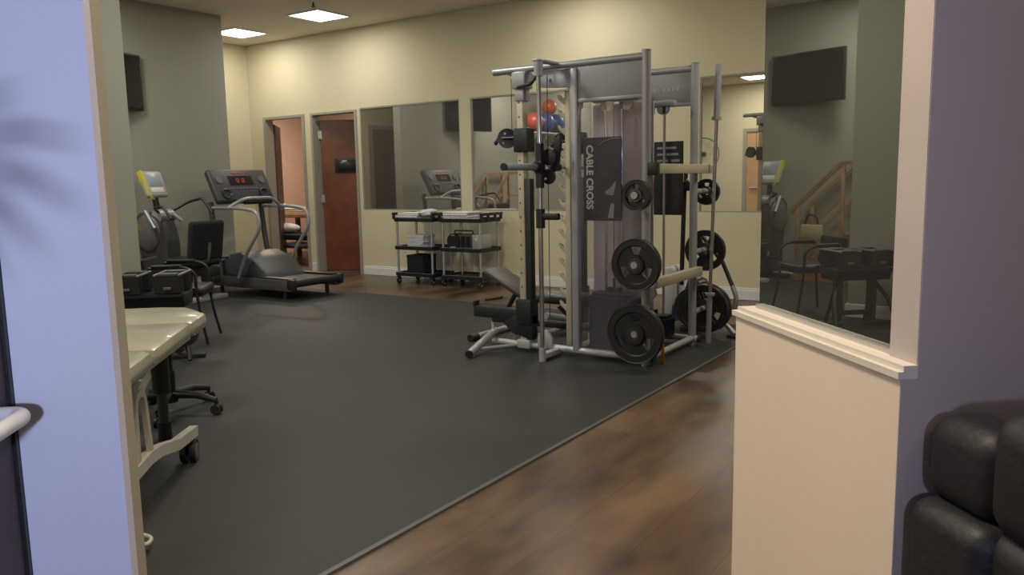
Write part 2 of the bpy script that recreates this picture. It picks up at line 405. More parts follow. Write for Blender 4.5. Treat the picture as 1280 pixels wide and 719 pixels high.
struct('wall_lobby_right', snbox(MB(), -.0935, .02, -4.2, -.14, 0, CZ), 'purple')
pf = snbox(MB(), -.0945, -.0932, -.14, .0185, .966, CZ); snbox(snbox(pf, -.0945, -.0932, -.14, .0545, 0, .933), -.0945, -.0932, -.14, .0185, .933, .966); struct('trim_lobby_corner', pf, 'purple')
# left side of the opening
struct('wall_lobby_left', snbox(MB(), -.093, -.06, 1.551, 1.716, 0, CZ), 'white_wall')
struct('wall_partition', snbox(snbox(MB(), -.06, -.013, 1.551, 6.3, 0, CZ), -.092, -.06, 1.80, 6.3, 0, CZ), 'taupe')
struct('wall_lobby_side', snbox(MB(), -4.2, -1.35, 1.73, 1.80, 0, CZ).prism([sn(-1.35, 1.73, 2.3), sn(-.093, 1.73, 2.3), sn(-.093, 1.80, 2.3), sn(-1.35, 1.80, 2.3)], (0, 0, CZ-2.3)), 'white_wall')
struct('wall_lobby_rear', snbox(MB(), -4.3, -4.2, -4.2, 1.80, 0, CZ), 'white_wall')
struct('ceiling_lobby', snbox(MB(), -4.2, -.1, -4.2, 1.72, CZ-.012, CZ-.002), 'white_wall')
d5 = bpy.data.objects.new('door_5', None); COL.objects.link(d5); d5['kind'] = 'structure'
obj('door_leaf', snbox(MB(), -1.34, -.105, 1.722, 1.762, .01, 2.28), 'dark_door', d5, False)
obj('door_frame', snbox(snbox(snbox(MB(), -.104, -.0935, 1.7165, 1.80, 0, 2.3), -1.35, -1.341, 1.717, 1.80, 0, 2.3), -1.35, -.0935, 1.717, 1.80, 2.281, 2.299), 'black', d5, False)
b5 = MB().tube([sn(-.17, 1.725, .985), sn(-.17, 1.665, .985), sn(-1.15, 1.665, .985), sn(-1.15, 1.725, .985)], .0135, 14, .03)
obj('push_bar', b5, 'white_plastic', d5)

# rubber flooring
mt = MB().prism([(-2.035, 7.06, .0), (GX+.02, 7.06, .0), (GX+.02, 3.77, 0), (-6.215, 3.77, 0), (-6.215, 2.94, 0), (GX+.02, 2.94, 0), (GX+.02, FY+.02, .0), (-4.98, FY+.02, .0), (-2.035, .30, .0)][::-1], (0, 0, .009))
rm_ = tag(obj('rubber_mat', mt, 'rubber', None, False), 'black rubber sheet flooring covering most of the gym floor', 'mat')
obj('edge_strip', MB().prism([(-2.035, .30, 0), (-2.012, .32, 0), (-2.012, 7.08, 0), (-2.035, 7.06, 0)], (0, 0, .010)).prism([(-2.012, 7.08, 0), (GX+.02, 7.08, 0), (GX+.02, 7.06, 0), (-2.035, 7.06, 0)], (0, 0, .010)), 'rubber_edge', rm_, False)
MZ = .009

# ceiling lights (panel + lamp in it)
def ceiling_light(x, y, label, power, col=(1, .955, .87), vis=True):
    o = thing('ceiling_light', label, 'ceiling light', (x, y, CZ), 0, 'square ceiling lights')
    f = MB()
    for lo, hi in (((-.30, -.30), (.30, -.275)), ((-.30, .275), (.30, .30)), ((-.30, -.275), (-.275, .275)), ((.275, -.275), (.30, .275))):
        f.box((lo[0], lo[1], -.012), (hi[0], hi[1], -.001))
    obj('frame', f, 'white_plastic', o, False)
    obj('diffuser', MB().box((-.275, -.275, -.008), (.275, .275, -.001)), 'lamp', o, False)
    L = bpy.data.lights.new('panel_light', 'AREA'); L.shape = 'SQUARE'; L.size = .54; L.energy = power; L.color = col
    lo_ = bpy.data.objects.new('panel_light', L); COL.objects.link(lo_); lo_.location = (x, y, CZ-.014)
PW = 46; PB = 17
ceiling_light(-8.2, 7.69, 'square ceiling light above the cherry door, beside the small sprinkler head', PB)
ceiling_light(-10.0, 7.8, 'square ceiling light in the far left corner, cut by the grey wall', PB)
for x, y in ((-4.6, 7.69), (-8.2, 4.2), (-4.6, 4.2), (-8.2, .9), (-4.9, .9), (-5.74, -1.3), (-1.0, 6.0)):
    ceiling_light(x, y, 'square ceiling light set above %s' % {(-4.6, 7.69): 'the utility carts', (-8.2, 4.2): 'the training stairs', (-4.6, 4.2): 'the middle of the mat', (-8.2, .9): 'the front left corner', (-4.9, .9): 'the front of the mat', (-5.74, -1.3): 'the warm-lit door', (-1.0, 6.0): 'the wood floor'}[(x, y)], PB if y > 7 else PW)
tag(obj('sprinkler_head', MB().cyl((-7.67, 7.11, CZ-.05), (-7.67, 7.11, CZ), .012).cyl((-7.67, 7.11, CZ-.06), (-7.67, 7.11, CZ-.05), .03), 'hub'), 'small sprinkler head on the ceiling above the square light', 'sprinkler')
# ------------------------------------------------------------------ cable machine
mc = thing('cable_machine', 'grey steel twin-tower cable crossover and smith machine with charcoal placard, standing on the rubber mat', 'gym machine', (0, 0, MZ))
YF, YB = 5.19, 6.03; YM = (YF+YB)/2; XR = -2.365; XL = -2.925
for Y, sg_ in ((YF, -1), (YB, 1)):
    XR = -2.365 if sg_ < 0 else -2.345
    obj('post', MB().cyl((XR, Y, .0), (XR, Y, 2.2), .031, seg=24).cyl((XR, Y, 2.2), (XR, Y, 2.207), .033), 'steel', mc)
    obj('post', MB().box((XL-.028, Y-.03, .05), (XL+.028, Y+.03, 2.13), .012), 'steel', mc)
    b = MB().tube([(-3.62, Y, 2.165), (XR, Y, 2.165)], .026, 18); b.cyl((-3.64, Y, 2.165), (-3.62, Y, 2.165), .027)
    obj('top_beam', b, 'steel', mc)
    obj('header_panel', MB().box((XL+.028, Y-.012, 1.915), (XR-.025, Y+.012, 2.14), .004), 'panel', mc)
    obj('header_rail', MB().box((XL+.028, Y-.018, 1.885), (XR-.025, Y+.018, 1.915), .006), 'steel', mc)
    obj('base_rail', MB().tube([(-3.70, Y, .055), (XR+.05, Y, .055)], .026, 16).cyl((-3.35, Y+sg_*.027, .06), (-3.35, Y+sg_*.0285, .06), .011).cyl((-3.22, Y+sg_*.027, .06), (-3.22, Y+sg_*.0285, .06), .011), 'silver', mc)
    ft = MB().tube([(-3.70, Y-sg_*.03, .135), (-3.63, Y+sg_*.42, .034)], .03, 16).cyl((-3.70, Y, .12), (-3.70, Y, .175), .012)
    ft.tube([(-3.45, Y+sg_*.02, .05), (-3.655, Y+sg_*.30, .045)], .012, 10)
    f_ = obj('floor_foot', ft, 'silver', mc); obj('end_cap', MB().cyl((-3.63, Y+sg_*.42, .034), (-3.627, Y+sg_*.437, .031), .0305), 'black', f_)
    obj('rail_cap', MB().cyl((XR+.05, Y, .055), (XR+.07, Y, .055), .028), 'black', mc)
    # gusset and chin-up hoop
    obj('gusset_plate', MB().prism([(-3.22, Y+.012, 2.02), (-3.26, Y+.012, 2.07), (-3.22, Y+.012, 2.14), (XL-.03, Y+.012, 2.14), (XL-.03, Y+.012, 2.0)], (0, .02, 0), .004).cyl((-3.15, Y-.002, 2.07), (-3.15, Y+.035, 2.07), .012), 'steel', mc)
    obj('chin_up_handle', MB().tube([(-3.42, Y-sg_*.01, 2.14), (-3.42, Y+sg_*.03, 2.03), (-3.18, Y+sg_*.18, 2.03), (-3.16, Y+sg_*.12, 2.14)], .013, 12, .05), 'black', mc)
    # pulley column
    c = MB().box((-3.415, Y-.035, .07), (-3.36, Y+.035, 2.02), .006)
    yc = Y; CX = .117
    co = obj('pulley_column', c, 'beige_steel', mc)
    fh = MB(); yf = Y-.035-.0005
    for k in range(16): fh.cyl((-3.395, yf-.0005, .3+k*.108), (-3.395, yf+.002, .3+k*.108), .007, seg=10)
    obj('pin_holes', fh, 'black', co)
    obj('column_cap', MB().box((-3.443, yc-.06, 2.02), (-3.323, yc+.06, 2.145), .012).box((-3.423, yc-.045, 1.93), (-3.343, yc+.045, 2.02), .008), 'steel', mc)
    obj('column_shade_strip', MB().box((-3.358, yc-.03, .1), (-3.308, yc+.03, 1.35), .004), 'black', mc)  # black strip added as the shaded side face of the column
    obj('column_foot', MB().box((-3.443, yc-.05, .03), (-3.323, yc+.05, .10), .01), 'silver', mc)
    # pulley trolley high
    tr = MB().box((-3.438, yc-.055, 1.55), (-3.313, yc+.055, 1.73), .008).box((-3.453, yc-.02, 1.6), (-3.438, yc+.02, 1.68))
    t_ = obj('pulley_trolley', tr, 'black', mc)
    pw = MB().lathe([(0, -.018), (.05, -.02), (.075, -.024), (.075, .024), (.05, .02), (0, .018)], Matrix.Translation((-3.528, yc, 1.66)) @ Rz(.5) @ Rx(PI/2), 28)
    pw.cyl((-3.603, yc-.03, 1.66), (-3.433, yc-.02, 1.66), .012).sph((-3.608, yc-.04, 1.63), (.016, .016, .022), 12, 8)
    obj('swivel_pulley', pw, 'black', t_)
    for dz in (-.035, .035): bl = MB(); bl.cyl((-3.538+dz*.3, yc-.034, 1.66+dz), (-3.538+dz*.3, yc-.02, 1.66+dz), .009, seg=10); obj('pulley_bolt', bl, 'alu', t_)
    obj('cable', MB().cyl((-3.463, yc-.03, 1.7), (-3.463, yc-.03, 2.1), .003, seg=8), 'black', mc)
    obj('cable', MB().cyl((-3.16, Y+sg_*.005, .3), (-3.16, Y+sg_*.005, 2.1), .003, seg=8), 'black', mc)
    # low trolley and safety arm
    obj('low_trolley', MB().box((-3.443, yc-.06, .22), (-3.303, yc+.06, .42), .01).prism([(-3.583, yc-.04, .22), (-3.483, yc-.04, .14), (-3.303, yc-.04, .1), (-3.303, yc-.04, .3), (-3.443, yc-.04, .3)], (0, .08, 0), .006), 'black', mc)
    obj('safety_arm', MB().box((-3.873, yc-.035, .245), (-3.383, yc+.03, .335), .008).box((-3.878, yc-.035, .33), (-3.853, yc+.03, .375), .006), 'black', mc)
    # smith guide rod, carriage and catch column
    yr = Y+sg_*.235
    obj('guide_rod', MB().cyl((-3.09, yr, .03), (-3.09, yr, 2.14), .0175, seg=18), 'chrome', mc)
    obj('rod_bracket', MB().cyl((-3.09, yr, 2.07), (-3.09, yr, 2.17), .032).box((-3.125, min(yr, Y)-.03, 2.17), (-3.055, max(yr, Y)+.03, 2.188), .006), 'steel', mc)
    obj('rod_foot', MB().cyl((-3.09, yr, .0), (-3.09, yr, .10), .026).box((-3.12, min(yr, Y), .02), (-3.06, max(yr, Y), .06), .006).prism([(-3.26, yr-sg_*.2, .05), (-3.26, yr-sg_*.2, .13), (-3.22, yr-sg_*.2, .19), (-3.17, yr-sg_*.2, .19), (-3.13, yr-sg_*.2, .13), (-3.13, yr-sg_*.2, .05)], (0, .03, 0), .004), 'silver', mc)
    ca = obj('smith_carriage', MB().cyl((-3.09, yr, 1.28), (-3.09, yr, 1.60), .031).box((-3.12, yr-.03, 1.38), (-3.06, yr+.03, 1.48), .01), 'black', mc)
    dsk = MB()
    dsk.lathe([(0, -.012), (.035, -.012), (.06, -.006), (.06, .006), (.035, .012), (0, .012)], Matrix.Translation((-3.045, yr-sg_*.05, 1.50)) @ Rx(PI/2), 22)
    dsk.lathe([(0, -.012), (.03, -.012), (.055, -.006), (.055, .006), (.03, .012), (0, .012)], Matrix.Translation((-3.045, yr-sg_*.05, 1.36)) @ Rx(PI/2), 22)
    obj('guide_wheels', dsk, 'black', ca)
    obj('wheel_bolt', MB().sph((-3.045, yr-sg_*.004, 1.345), .012, 10, 8), 'alu', ca); obj('wheel_bolt', MB().sph((-3.03, yr, 1.42), .014, 10, 8), 'alu', ca)
    obj('catch_hook', MB().prism([(-3.075, yr-sg_*.11, 1.40), (-3.035, yr-sg_*.11, 1.63), (-2.985, yr-sg_*.11, 1.67), (-2.98, yr-sg_*.11, 1.60), (-3.005, yr-sg_*.11, 1.43), (-3.045, yr-sg_*.11, 1.39)], (0, -sg_*.03, 0), .006), 'black', ca)
    st = obj('spotter_stop', MB().cyl((-3.09, yr, .99), (-3.09, yr, 1.13), .033).box((-3.09, yr-.02, 1.05), (-2.93, yr+.02, 1.10), .012), 'black', mc)
    yk = Y+(.13 if sg_ < 0 else -.13)
    kc = obj('catch_column', MB().box((-3.075, yk-.03, .06), (-3.03, yk+.03, 2.0), .006), 'beige_steel', mc); obj('column_sleeve', MB().box((-3.078, yk-.033, .06), (-3.027, yk+.033, .95), .006), 'frame', kc)
    te = MB()
    for k in range(15):
        z = .32+k*.112
        te.prism([(-3.085, yk-.012, z), (-3.14, yk-.012, z+.05), (-3.15, yk-.012, z+.085), (-3.125, yk-.012, z+.075), (-3.11, yk-.012, z+.055), (-3.085, yk-.012, z+.06)], (0, .024, 0), .002)
    obj('catch_teeth', te, 'beige_steel', kc)
    # tower: shroud, stack, rods
    ys = Y+sg_*.0
    if sg_ < 0:
        arc = []
        for k in range(11):
            t = k/10; arc.append(Vector((XL+.035+(XR-.03-XL-.035)*t, YF-.005-.05*math.sin(PI*t), 0)))
        sh = MB()
        vb = [sh.bm.verts.new((p.x, p.y, .07)) for p in arc]; vt = [sh.bm.verts.new((p.x, p.y, 1.875)) for p in arc]
        for a in range(10): sh.bm.faces.new((vb[a], vb[a+1], vt[a+1], vt[a]))
        obj('acrylic_shroud', sh, 'acrylic', mc)
        obj('inner_panel', MB().box((XL+.03, YF+.21, .07), (XR-.04, YF+.222, 1.88), .003), 'inner', mc)
    yy = Y+(.10 if sg_ < 0 else -.10)
    for x in ((-2.73, -2.60) if sg_ < 0 else (-2.65, -2.55)): obj('stack_rod', MB().cyl((x, yy, .05), (x, yy, 1.9), .0105, seg=14), 'chrome', mc)
    sk = MB()
    n_pl = 14 if sg_ < 0 else 5
    for k in range(n_pl): sk.box((-2.84, yy-.07, .08+k*.0285), (-2.48, yy+.07, .1065+k*.0285), .002, 1)
    zt = .08+n_pl*.0285
    sk.box((-2.82, yy-.06, zt), (-2.50, yy+.06, zt+.025), .004)
    s_ = obj('weight_stack', sk, 'stack', mc)
    obj('stack_block', MB().box((-2.72, yy-.03, zt+.025), (-2.69, yy+.03, zt+.06)).box((-2.64, yy-.03, zt+.025), (-2.61, yy+.03, zt+.06)).cyl((-2.665, yy, zt+.03), (-2.665, yy, zt+.13), .01), 'stack', s_)
    obj('stack_pulley', MB().lathe([(0, -.012), (.055, -.012), (.06, 0), (.055, .012), (0, .012)], Matrix.Translation((-2.665, yy, zt+.20)) @ Rx(PI/2), 24), 'silver', mc)
    obj('stack_cable', MB().cyl((-2.665, yy, zt+.2), (-2.665, yy, 1.9), .003, seg=8), 'black', mc)
    obj('top_pulleys', MB().lathe([(0, -.012), (.05, -.012), (.05, .012), (0, .012)], Matrix.Translation((-2.72, yy, 1.87)) @ Rx(PI/2), 20).lathe([(0, -.012), (.05, -.012), (.05, .012), (0, .012)], Matrix.Translation((-2.56, yy, 1.87)) @ Rx(PI/2), 20).box((-2.83, yy-.03, 1.885), (-2.46, yy+.03, 1.93), .01), 'steel', mc)
    for x in ((-2.73, -2.60) if sg_ < 0 else (-2.65, -2.55)): obj('bumper', MB().cyl((x, yy, 1.83), (x, yy, 1.88), .018), 'black', mc)
    # plate horns on the right post
    for z in (1.222, .745, .262):
        obj('plate_horn', MB().cyl((XR, Y, z), (XR, Y+sg_*(.195 if sg_ < 0 else .36), z), .0235, seg=18).cyl((XR, Y+sg_*(.195 if sg_ < 0 else .36), z), (XR, Y+sg_*(.2 if sg_ < 0 else .366), z), .025), 'steel', mc)
# placards
pl = obj('front_placard', MB().box((-2.825, YF-.066, 1.04), (-2.525, YF-.06, 1.63), .003), 'sign', mc, False)
mt_ = Matrix.Translation((-2.776, YF-.067, 1.35)) @ Rx(PI/2) @ Rz(-PI/2)
text_obj('placard_lettering', 'CABLE CROSS', .073, 'letter', mt_, pl, .0006)
art = MB()
arcp = [Vector((-2.70+.17*t, YF-.0672, 1.585+.042*math.sin(t*1.5))) for t in [k/10 for k in range(11)]]
art.tube([Vector((-2.70, YF-.0672, 1.575)), Vector((-2.66, YF-.0672, 1.60)), Vector((-2.60, YF-.0672, 1.615)), Vector((-2.53, YF-.0672, 1.618))], .003, 6)
art.prism([(-2.655, YF-.0675, 1.245), (-2.60, YF-.0675, 1.28), (-2.575, YF-.0675, 1.32), (-2.565, YF-.0675, 1.31), (-2.585, YF-.0675, 1.22), (-2.64, YF-.0675, 1.225)], (0, .001, 0))
art.prism([(-2.63, YF-.0675, 1.06), (-2.585, YF-.0675, 1.06), (-2.58, YF-.0675, 1.16), (-2.605, YF-.0675, 1.165)], (0, .001, 0))
obj('placard_picture', art, 'sign_grey', pl)
pb = obj('rear_placard', MB().box((-2.68, YB-.006, 1.04), (-2.43, YB, 1.62), .003), 'sign', mc, False)
pr_ = MB()
for z, a, b in ((1.56, -2.65, -2.49), (1.51, -2.65, -2.60), (1.51, -2.57, -2.47), (1.46, -2.65, -2.56), (1.46, -2.53, -2.46), (1.41, -2.65, -2.60), (1.41, -2.57, -2.50)):
    pr_.box((a, YB-.008, z), (b, YB-.0061, z+.018))
obj('placard_print', pr_, 'plate_text', pb, False)
lg = MB()
for k, w_ in enumerate((.03, .012, .03, .034, .03, .03)): lg.box((-2.68+k*.038, YB-.0135, 2.005), (-2.68+k*.038+w_*.8, YB-.0122, 2.035))
obj('faded_header_lettering', lg, 'steel', mc, False)
# cross beams between the two right posts
obj('cross_beam', MB().box((XR-.01+.03, YF+.02, 1.365), (XR+.07, YB+.22, 1.435), .006), 'beige_steel', mc)
obj('beam_collar', MB().box((XR+.0, YF-.03, 1.355), (XR+.075, YF+.02, 1.445), .006), 'black', mc)
obj('cross_beam', MB().box((XR+.02, YF-.02, .565), (XR+.075, YB+.02, .635), .006), 'beige_steel', mc)
obj('base_beam', MB().tube([(XR, YF, .055), (XR, YB, .055)], .025, 14), 'silver', mc)
obj('top_cross_beam', MB().tube([(XL, YF, 2.13), (XL, YB, 2.13)], .022, 14), 'steel', mc)
obj('top_cross_beam', MB().tube([(-3.5, YF, 2.15), (-3.5, YB, 2.15)], .022, 14), 'steel', mc)
obj('base_beam', MB().tube([(-3.5, YF, .05), (-3.5, YB, .05)], .02, 14), 'silver', mc)
# smith bar
sb = obj('smith_bar', MB().cyl((-3.09, 4.9, 1.43), (-3.09, 6.32, 1.43), .0145, seg=18), 'steel', mc)
for y0, y1 in ((4.50, 4.90), (6.32, 6.72)):
    obj('bar_sleeve', MB().cyl((-3.09, y0, 1.43), (-3.09, y1, 1.43), .0245, seg=20), 'steel', sb)
obj('bar_collar', MB().cyl((-3.09, 4.89, 1.43), (-3.09, 4.925, 1.43), .034).cyl((-3.09, 5.18, 1.43), (-3.09, 5.22, 1.43), .03).cyl((-3.09, 4.49, 1.43), (-3.09, 4.505, 1.43), .026), 'black', sb)
# orange tag by the front post
tag(obj('orange_tag', MB().prism([(-2.30, 5.30, MZ), (-2.27, 5.30, MZ), (-2.275, 5.30, .15), (-2.295, 5.30, .16)], (0, .012, 0), .002), 'orange_tag'), 'small orange tag standing beside the front post base', 'tag')

XR = -2.365
# weight plates
def plate(R, th, label, x, y, z, rot=0.0):
    o = thing('weight_plate', label, 'weight plate', (x, y, z), 0, 'weight plates on the rack horns')
    mb = MB(); bm = mb.bm; N = 72
    rad = [.027, R*.36, R*.40, R*.72, R*.76, R]
    hgt = [.62*th, .62*th, .32*th, .32*th, th*.5, th*.5]
    def hole(k):
        a = (k*360/N) % 120; return abs(((k+.5)*360/N-90-rot+60) % 120-60) < 19
    T = [[bm.verts.new((r*math.cos(2*PI*k/N), -h, r*math.sin(2*PI*k/N))) for k in range(N)] for r, h in zip(rad, hgt)]
    B = [[bm.verts.new((r*math.cos(2*PI*k/N), h, r*math.sin(2*PI*k/N))) for k in range(N)] for r, h in zip(rad, hgt)]
    for i in range(5):
        for k in range(N):
            k2 = (k+1) % N
            if i == 2 and hole(k):
                if not hole(k-1): bm.faces.new((T[i][k], T[i+1][k], B[i+1][k], B[i][k]))
                if not hole(k2): bm.faces.new((T[i][k2], T[i+1][k2], B[i+1][k2], B[i][k2]))
                bm.faces.new((T[2][k], T[2][k2], B[2][k2], B[2][k])); bm.faces.new((T[3][k], T[3][k2], B[3][k2], B[3][k])); continue
            bm.faces.new((T[i][k], T[i][k2], T[i+1][k2], T[i+1][k])); bm.faces.new((B[i][k], B[i][k2], B[i+1][k2], B[i+1][k]))
    for k in range(N):
        k2 = (k+1) % N
        bm.faces.new((T[0][k], T[0][k2], B[0][k2], B[0][k])); bm.faces.new((T[5][k], T[5][k2], B[5][k2], B[5][k]))
    mb.lathe([(R*.97, -th*.5), (R*1.0, -th*.56), (R*1.02, -th*.3), (R*1.02, th*.3), (R, th*.56), (R*.97, th*.5)], Rx(PI/2), 72)
    obj('plate_body', mb, 'black_rubber', o)
    obj('hub_ring', MB().lathe([(.027, -th*.66), (.046, -th*.66), (.048, -th*.6), (.048, th*.6), (.046, th*.66), (.027, th*.66)], Rx(PI/2), 30), 'hub', o)
    return o
plate(.104, .045, 'smallest black plate, on the top horn of the near right post', XR, YF-.15, 1.222+MZ)
plate(.178, .05, 'black three-hole plate on the middle horn of the near right post', XR, YF-.16, .745+MZ)
plate(.205, .055, 'largest black three-hole plate, lowest on the near right post', XR, YF-.17, .262+MZ)
plate(.104, .045, 'smallest black plate, on the top horn of the far right post', XR+.02, YB+.29, 1.215+MZ)
plate(.165, .05, 'black plate on the middle horn of the far right post', XR+.02, YB+.27, .74+MZ)
plate(.20, .055, 'large black plate lowest on the far right post', XR+.02, YB+.27, .255+MZ)
plate(.20, .045, 'large black plate behind another on the lowest far post horn', XR+.02, YB+.335, .255+MZ)

# olympic bar standing upright
ob = thing('barbell', 'long chrome barbell standing upright at the right end of the cable machine', 'barbell', (-2.262, 6.17, MZ), 0)
ob.rotation_euler = (0.0, math.radians(1.4), 0)
obj('shaft', MB().cyl((0, 0, .0), (0, 0, 2.2), .0145, seg=18), 'chrome', ob)
obj('sleeve', MB().cyl((0, 0, 1.79), (0, 0, 2.195), .0255, seg=20).cyl((0, 0, 1.775), (0, 0, 1.80), .038), 'steel', ob)
obj('sleeve', MB().cyl((0, 0, .0), (0, 0, .39), .0215, seg=20).cyl((0, 0, .39), (0, 0, .41), .038), 'steel', ob)

# exercise machine behind the plates
em = thing('stepper_machine', 'exercise machine with white side cover, black mast and bent tube foot behind the plates', 'exercise machine', (-.03, .14, MZ))
WX = -2.70
obj('side_cover', MB().prism([(WX-.07, 6.36, .08), (WX+.0, 6.36, .06), (WX+.02, 6.36, .30), (WX+.02, 6.36, .53), (WX-.01, 6.36, .57), (WX-.07, 6.36, .55)], (0, .30, 0), .015), 'white_plastic', em)
obj('body', MB().prism([(-2.60, 6.40, .04), (-2.44, 6.40, .06), (-2.42, 6.40, .3), (-2.46, 6.40, .44), (-2.56, 6.40, .48), (-2.60, 6.40, .36)], (0, .26, 0), .03), 'black', em)
obj('flywheel_cover', MB().lathe([(0, -.03), (.14, -.03), (.17, -.01), (.17, .02), (0, .03)], Matrix.Translation((-2.50, 6.39, .22)) @ Rx(PI/2), 30), 'black', em)
obj('cover_badge', MB().sph((-2.50, 6.355, .20), (.035, .006, .045), 16, 10), 'silver', em)
ma = obj('mast', MB().cyl((-2.555, 6.46, .4), (-2.535, 6.46, 1.22), .02), 'black', em)
obj('mast_head', MB().box((-2.63, 6.42, 1.22), (-2.47, 6.50, 1.30), .015).cyl((-2.62, 6.40, 1.30), (-2.62, 6.40, 1.36), .015).cyl((-2.50, 6.40, 1.30), (-2.50, 6.40, 1.37), .018), 'black', ma)
obj('grip', MB().tube([(-2.75, 6.40, 1.14), (-2.66, 6.42, 1.17), (-2.55, 6.44, 1.17)], .018, 12, .03).tube([(-2.68, 6.41, 1.27), (-2.62, 6.40, 1.31), (-2.5, 6.42, 1.28)], .013, 10, .02), 'black', ma)
obj('chrome_clip', MB().sph((-2.66, 6.385, 1.27), .016, 12, 8).sph((-2.55, 6.385, 1.30), .014, 12, 8).sph((-2.48, 6.385, 1.31), .014, 12, 8), 'chrome', ma)
ma.location.x = -.085
lg_ = obj('bent_arm', MB().tube([(-2.45, 6.42, .85), (-2.25, 6.40, .62), (-2.15, 6.37, .42)], .018, 14), 'black', em)
obj('arm_bend', MB().tube([(-2.155, 6.371, .43), (-2.115, 6.36, .345), (-2.12, 6.36, .27), (-2.19, 6.36, .15), (-2.3, 6.38, .12)], .020, 14, .04), 'steel', em)
obj('foot_tube', MB().tube([(-2.30, 6.38, .13), (-2.20, 6.36, .10), (-2.12, 6.35, .03)], .02, 14), 'steel', em)
obj('foot_pad', MB().box((-2.17, 6.28, 0), (-2.08, 6.44, .03), .01), 'black', em); obj('foot_pad', MB().box((-2.62, 6.38, 0), (-2.42, 6.66, .05), .01), 'black', em)

# bench inside the machine
be = thing('weight_bench', 'dark padded adjustable bench with raised backrest, inside the cable machine', 'bench', (-.0, 5.61, MZ))
obj('seat_pad', MB().box((-3.55, -.14, .36), (-3.12, .14, .415), .02, 3), 'vinyl_brown', be)
a_ = math.atan2(.20, .40)
obj('backrest_pad', MB().cbox((-3.78, 0, .47), (.48, .28, .055), .02, 3, Ry(a_)), 'vinyl_brown', be)
obj('frame_rail', MB().box((-4.0, -.025, .12), (-3.0, .025, .17), .006), 'black', be)
obj('frame_post', MB().box((-3.66, -.03, .15), (-3.60, .03, .37), .006).tube([(-3.9, 0, .15), (-3.75, 0, .40)], .02, 12).box((-3.75, -.05, .36), (-3.55, .05, .385), .004), 'black', be)
obj('leg', MB().tube([(-4.0, -.26, .03), (-4.0, .26, .03)], .026, 14).cyl((-4.0, 0, .03), (-4.0, 0, .13), .018), 'silver', be)
obj('leg', MB().tube([(-3.04, -.2, .03), (-3.04, .2, .03)], .026, 14).cyl((-3.04, 0, .03), (-3.04, 0, .16), .022), 'silver', be)
for y in (-.29, .29): obj('foot_cap', MB().cyl((-4.0, y-.05, .03), (-4.0, y+.05, .03), .032), 'black', be)
obj('adjuster_knob', MB().cyl((-3.83, -.10, .36), (-3.99, -.12, .33), .013), 'black', be)

# ------------------------------------------------------------------ utility carts
def cart_parts(o):
    W_, D_ = .65, .45
    for z, h in ((.12, .05), (.475, .05), (.85, .05)):
        s = MB().box((0, 0, z), (W_, D_, z+.012), .004, 1)
        for lo, hi in (((0, 0), (W_, .016)), ((0, D_-.016), (W_, D_)), ((0, 0), (.016, D_)), ((W_-.016, 0), (W_, D_))): s.box((lo[0], lo[1], z-.02), (hi[0], hi[1], z+.032), .004, 1)
        obj('shelf', s, 'black', o)
    for x0 in (-.03, W_-.005):
        r = MB().box((x0, -.01, .915), (x0+.035, D_+.01, .95), .006)
        for y in (0, .14, .29, .42): r.box((x0+.005, y, .86), (x0+.03, y+.03, .92))
        obj('push_handle', r, 'black', o)
    for x in (.03, W_-.03):
        for y in (.03, D_-.03):
            obj('post', MB().cyl((x, y, .10), (x, y, .86), .0155, seg=14), 'alu', o)
            c = obj('caster', MB().cyl((x-.012, y, .04), (x+.012, y, .04), .04, seg=20).box((x-.02, y-.02, .05), (x+.02, y+.02, .1), .004), 'black', o)
            obj('caster_hub', MB().cyl((x-.0135, y, .04), (x+.0135, y, .04), .014, seg=12), 'silver', c)
CX1, CX2, CY_ = -7.315, -6.535, 8.02
c1 = thing('utility_cart', 'black three-shelf utility cart nearer the cherry door, towels and a black box on it', 'cart', (CX1, CY_, 0), 0, 'black utility carts by the back wall'); cart_parts(c1)
dup(c1, (CX2, CY_, 0), 0, 'black three-shelf utility cart nearer the weight bench, carrying a radio and grey case')
# towels
def towel_flat(name, label, x, y, z, w, d, h, rz, layers, cat='towel', group=None):
    o = thing(name, label, cat, (x, y, z), rz, group)
    m_ = MB()
    for k in range(layers):
        hh = h/layers
        m_.cbox((random.uniform(-.01, .01), random.uniform(-.006, .006), hh*(k+.5)), (w*random.uniform(.94, 1), d*random.uniform(.94, 1), hh*.94), hh*.42, 3, Rz(random.uniform(-.04, .04)))
    obj('folds', m_, 'towel', o); return o
GT = 'white folded towels on the carts'
for k in range(5):
    towel_flat('folded_towel', ['lowest folded white towel in the stack on the middle cart shelf', 'second folded white towel from the bottom of the shelf stack', 'middle folded white towel of the shelf stack of five', 'second folded white towel from the top of the shelf stack', 'topmost folded white towel of the stack on the middle cart shelf'][k],
               CX1+.30, CY_+.2, .4875+k*.032, .28, .26, .032, [.02, -.03, .03, -.02, .04][k], 2, group=GT)
towel_flat('folded_towel', 'flat folded white towels lying at the left of the left cart top', CX1+.20, CY_+.17, .8625, .34, .28, .085, .05, 4, group=GT)
hp = MB()
rr = random.Random(3)
for k in range(9): hp.sph((rr.uniform(-.07, .07), rr.uniform(-.08, .08), .03+rr.uniform(0, .05)), (rr.uniform(.05, .09), rr.uniform(.05, .08), rr.uniform(.025, .04)), 14, 8, Rz(rr.uniform(0, 3)))
ht = thing('crumpled_towel', 'crumpled white towel heaped on the left cart top', 'towel', (CX1+.42, CY_+.17, .885)); obj('heap', hp, 'towel', ht)
towel_flat('folded_towel', 'folded white towels spread across the right cart top', CX2+.24, CY_+.18, .8625, .44, .30, .10, -.05, 4, group=GT)
towel_flat('folded_towel', 'small white folded towel at the rear of the left cart top', CX1+.56, CY_+.33, .8625, .12, .18, .08, 0, 2, group=GT)
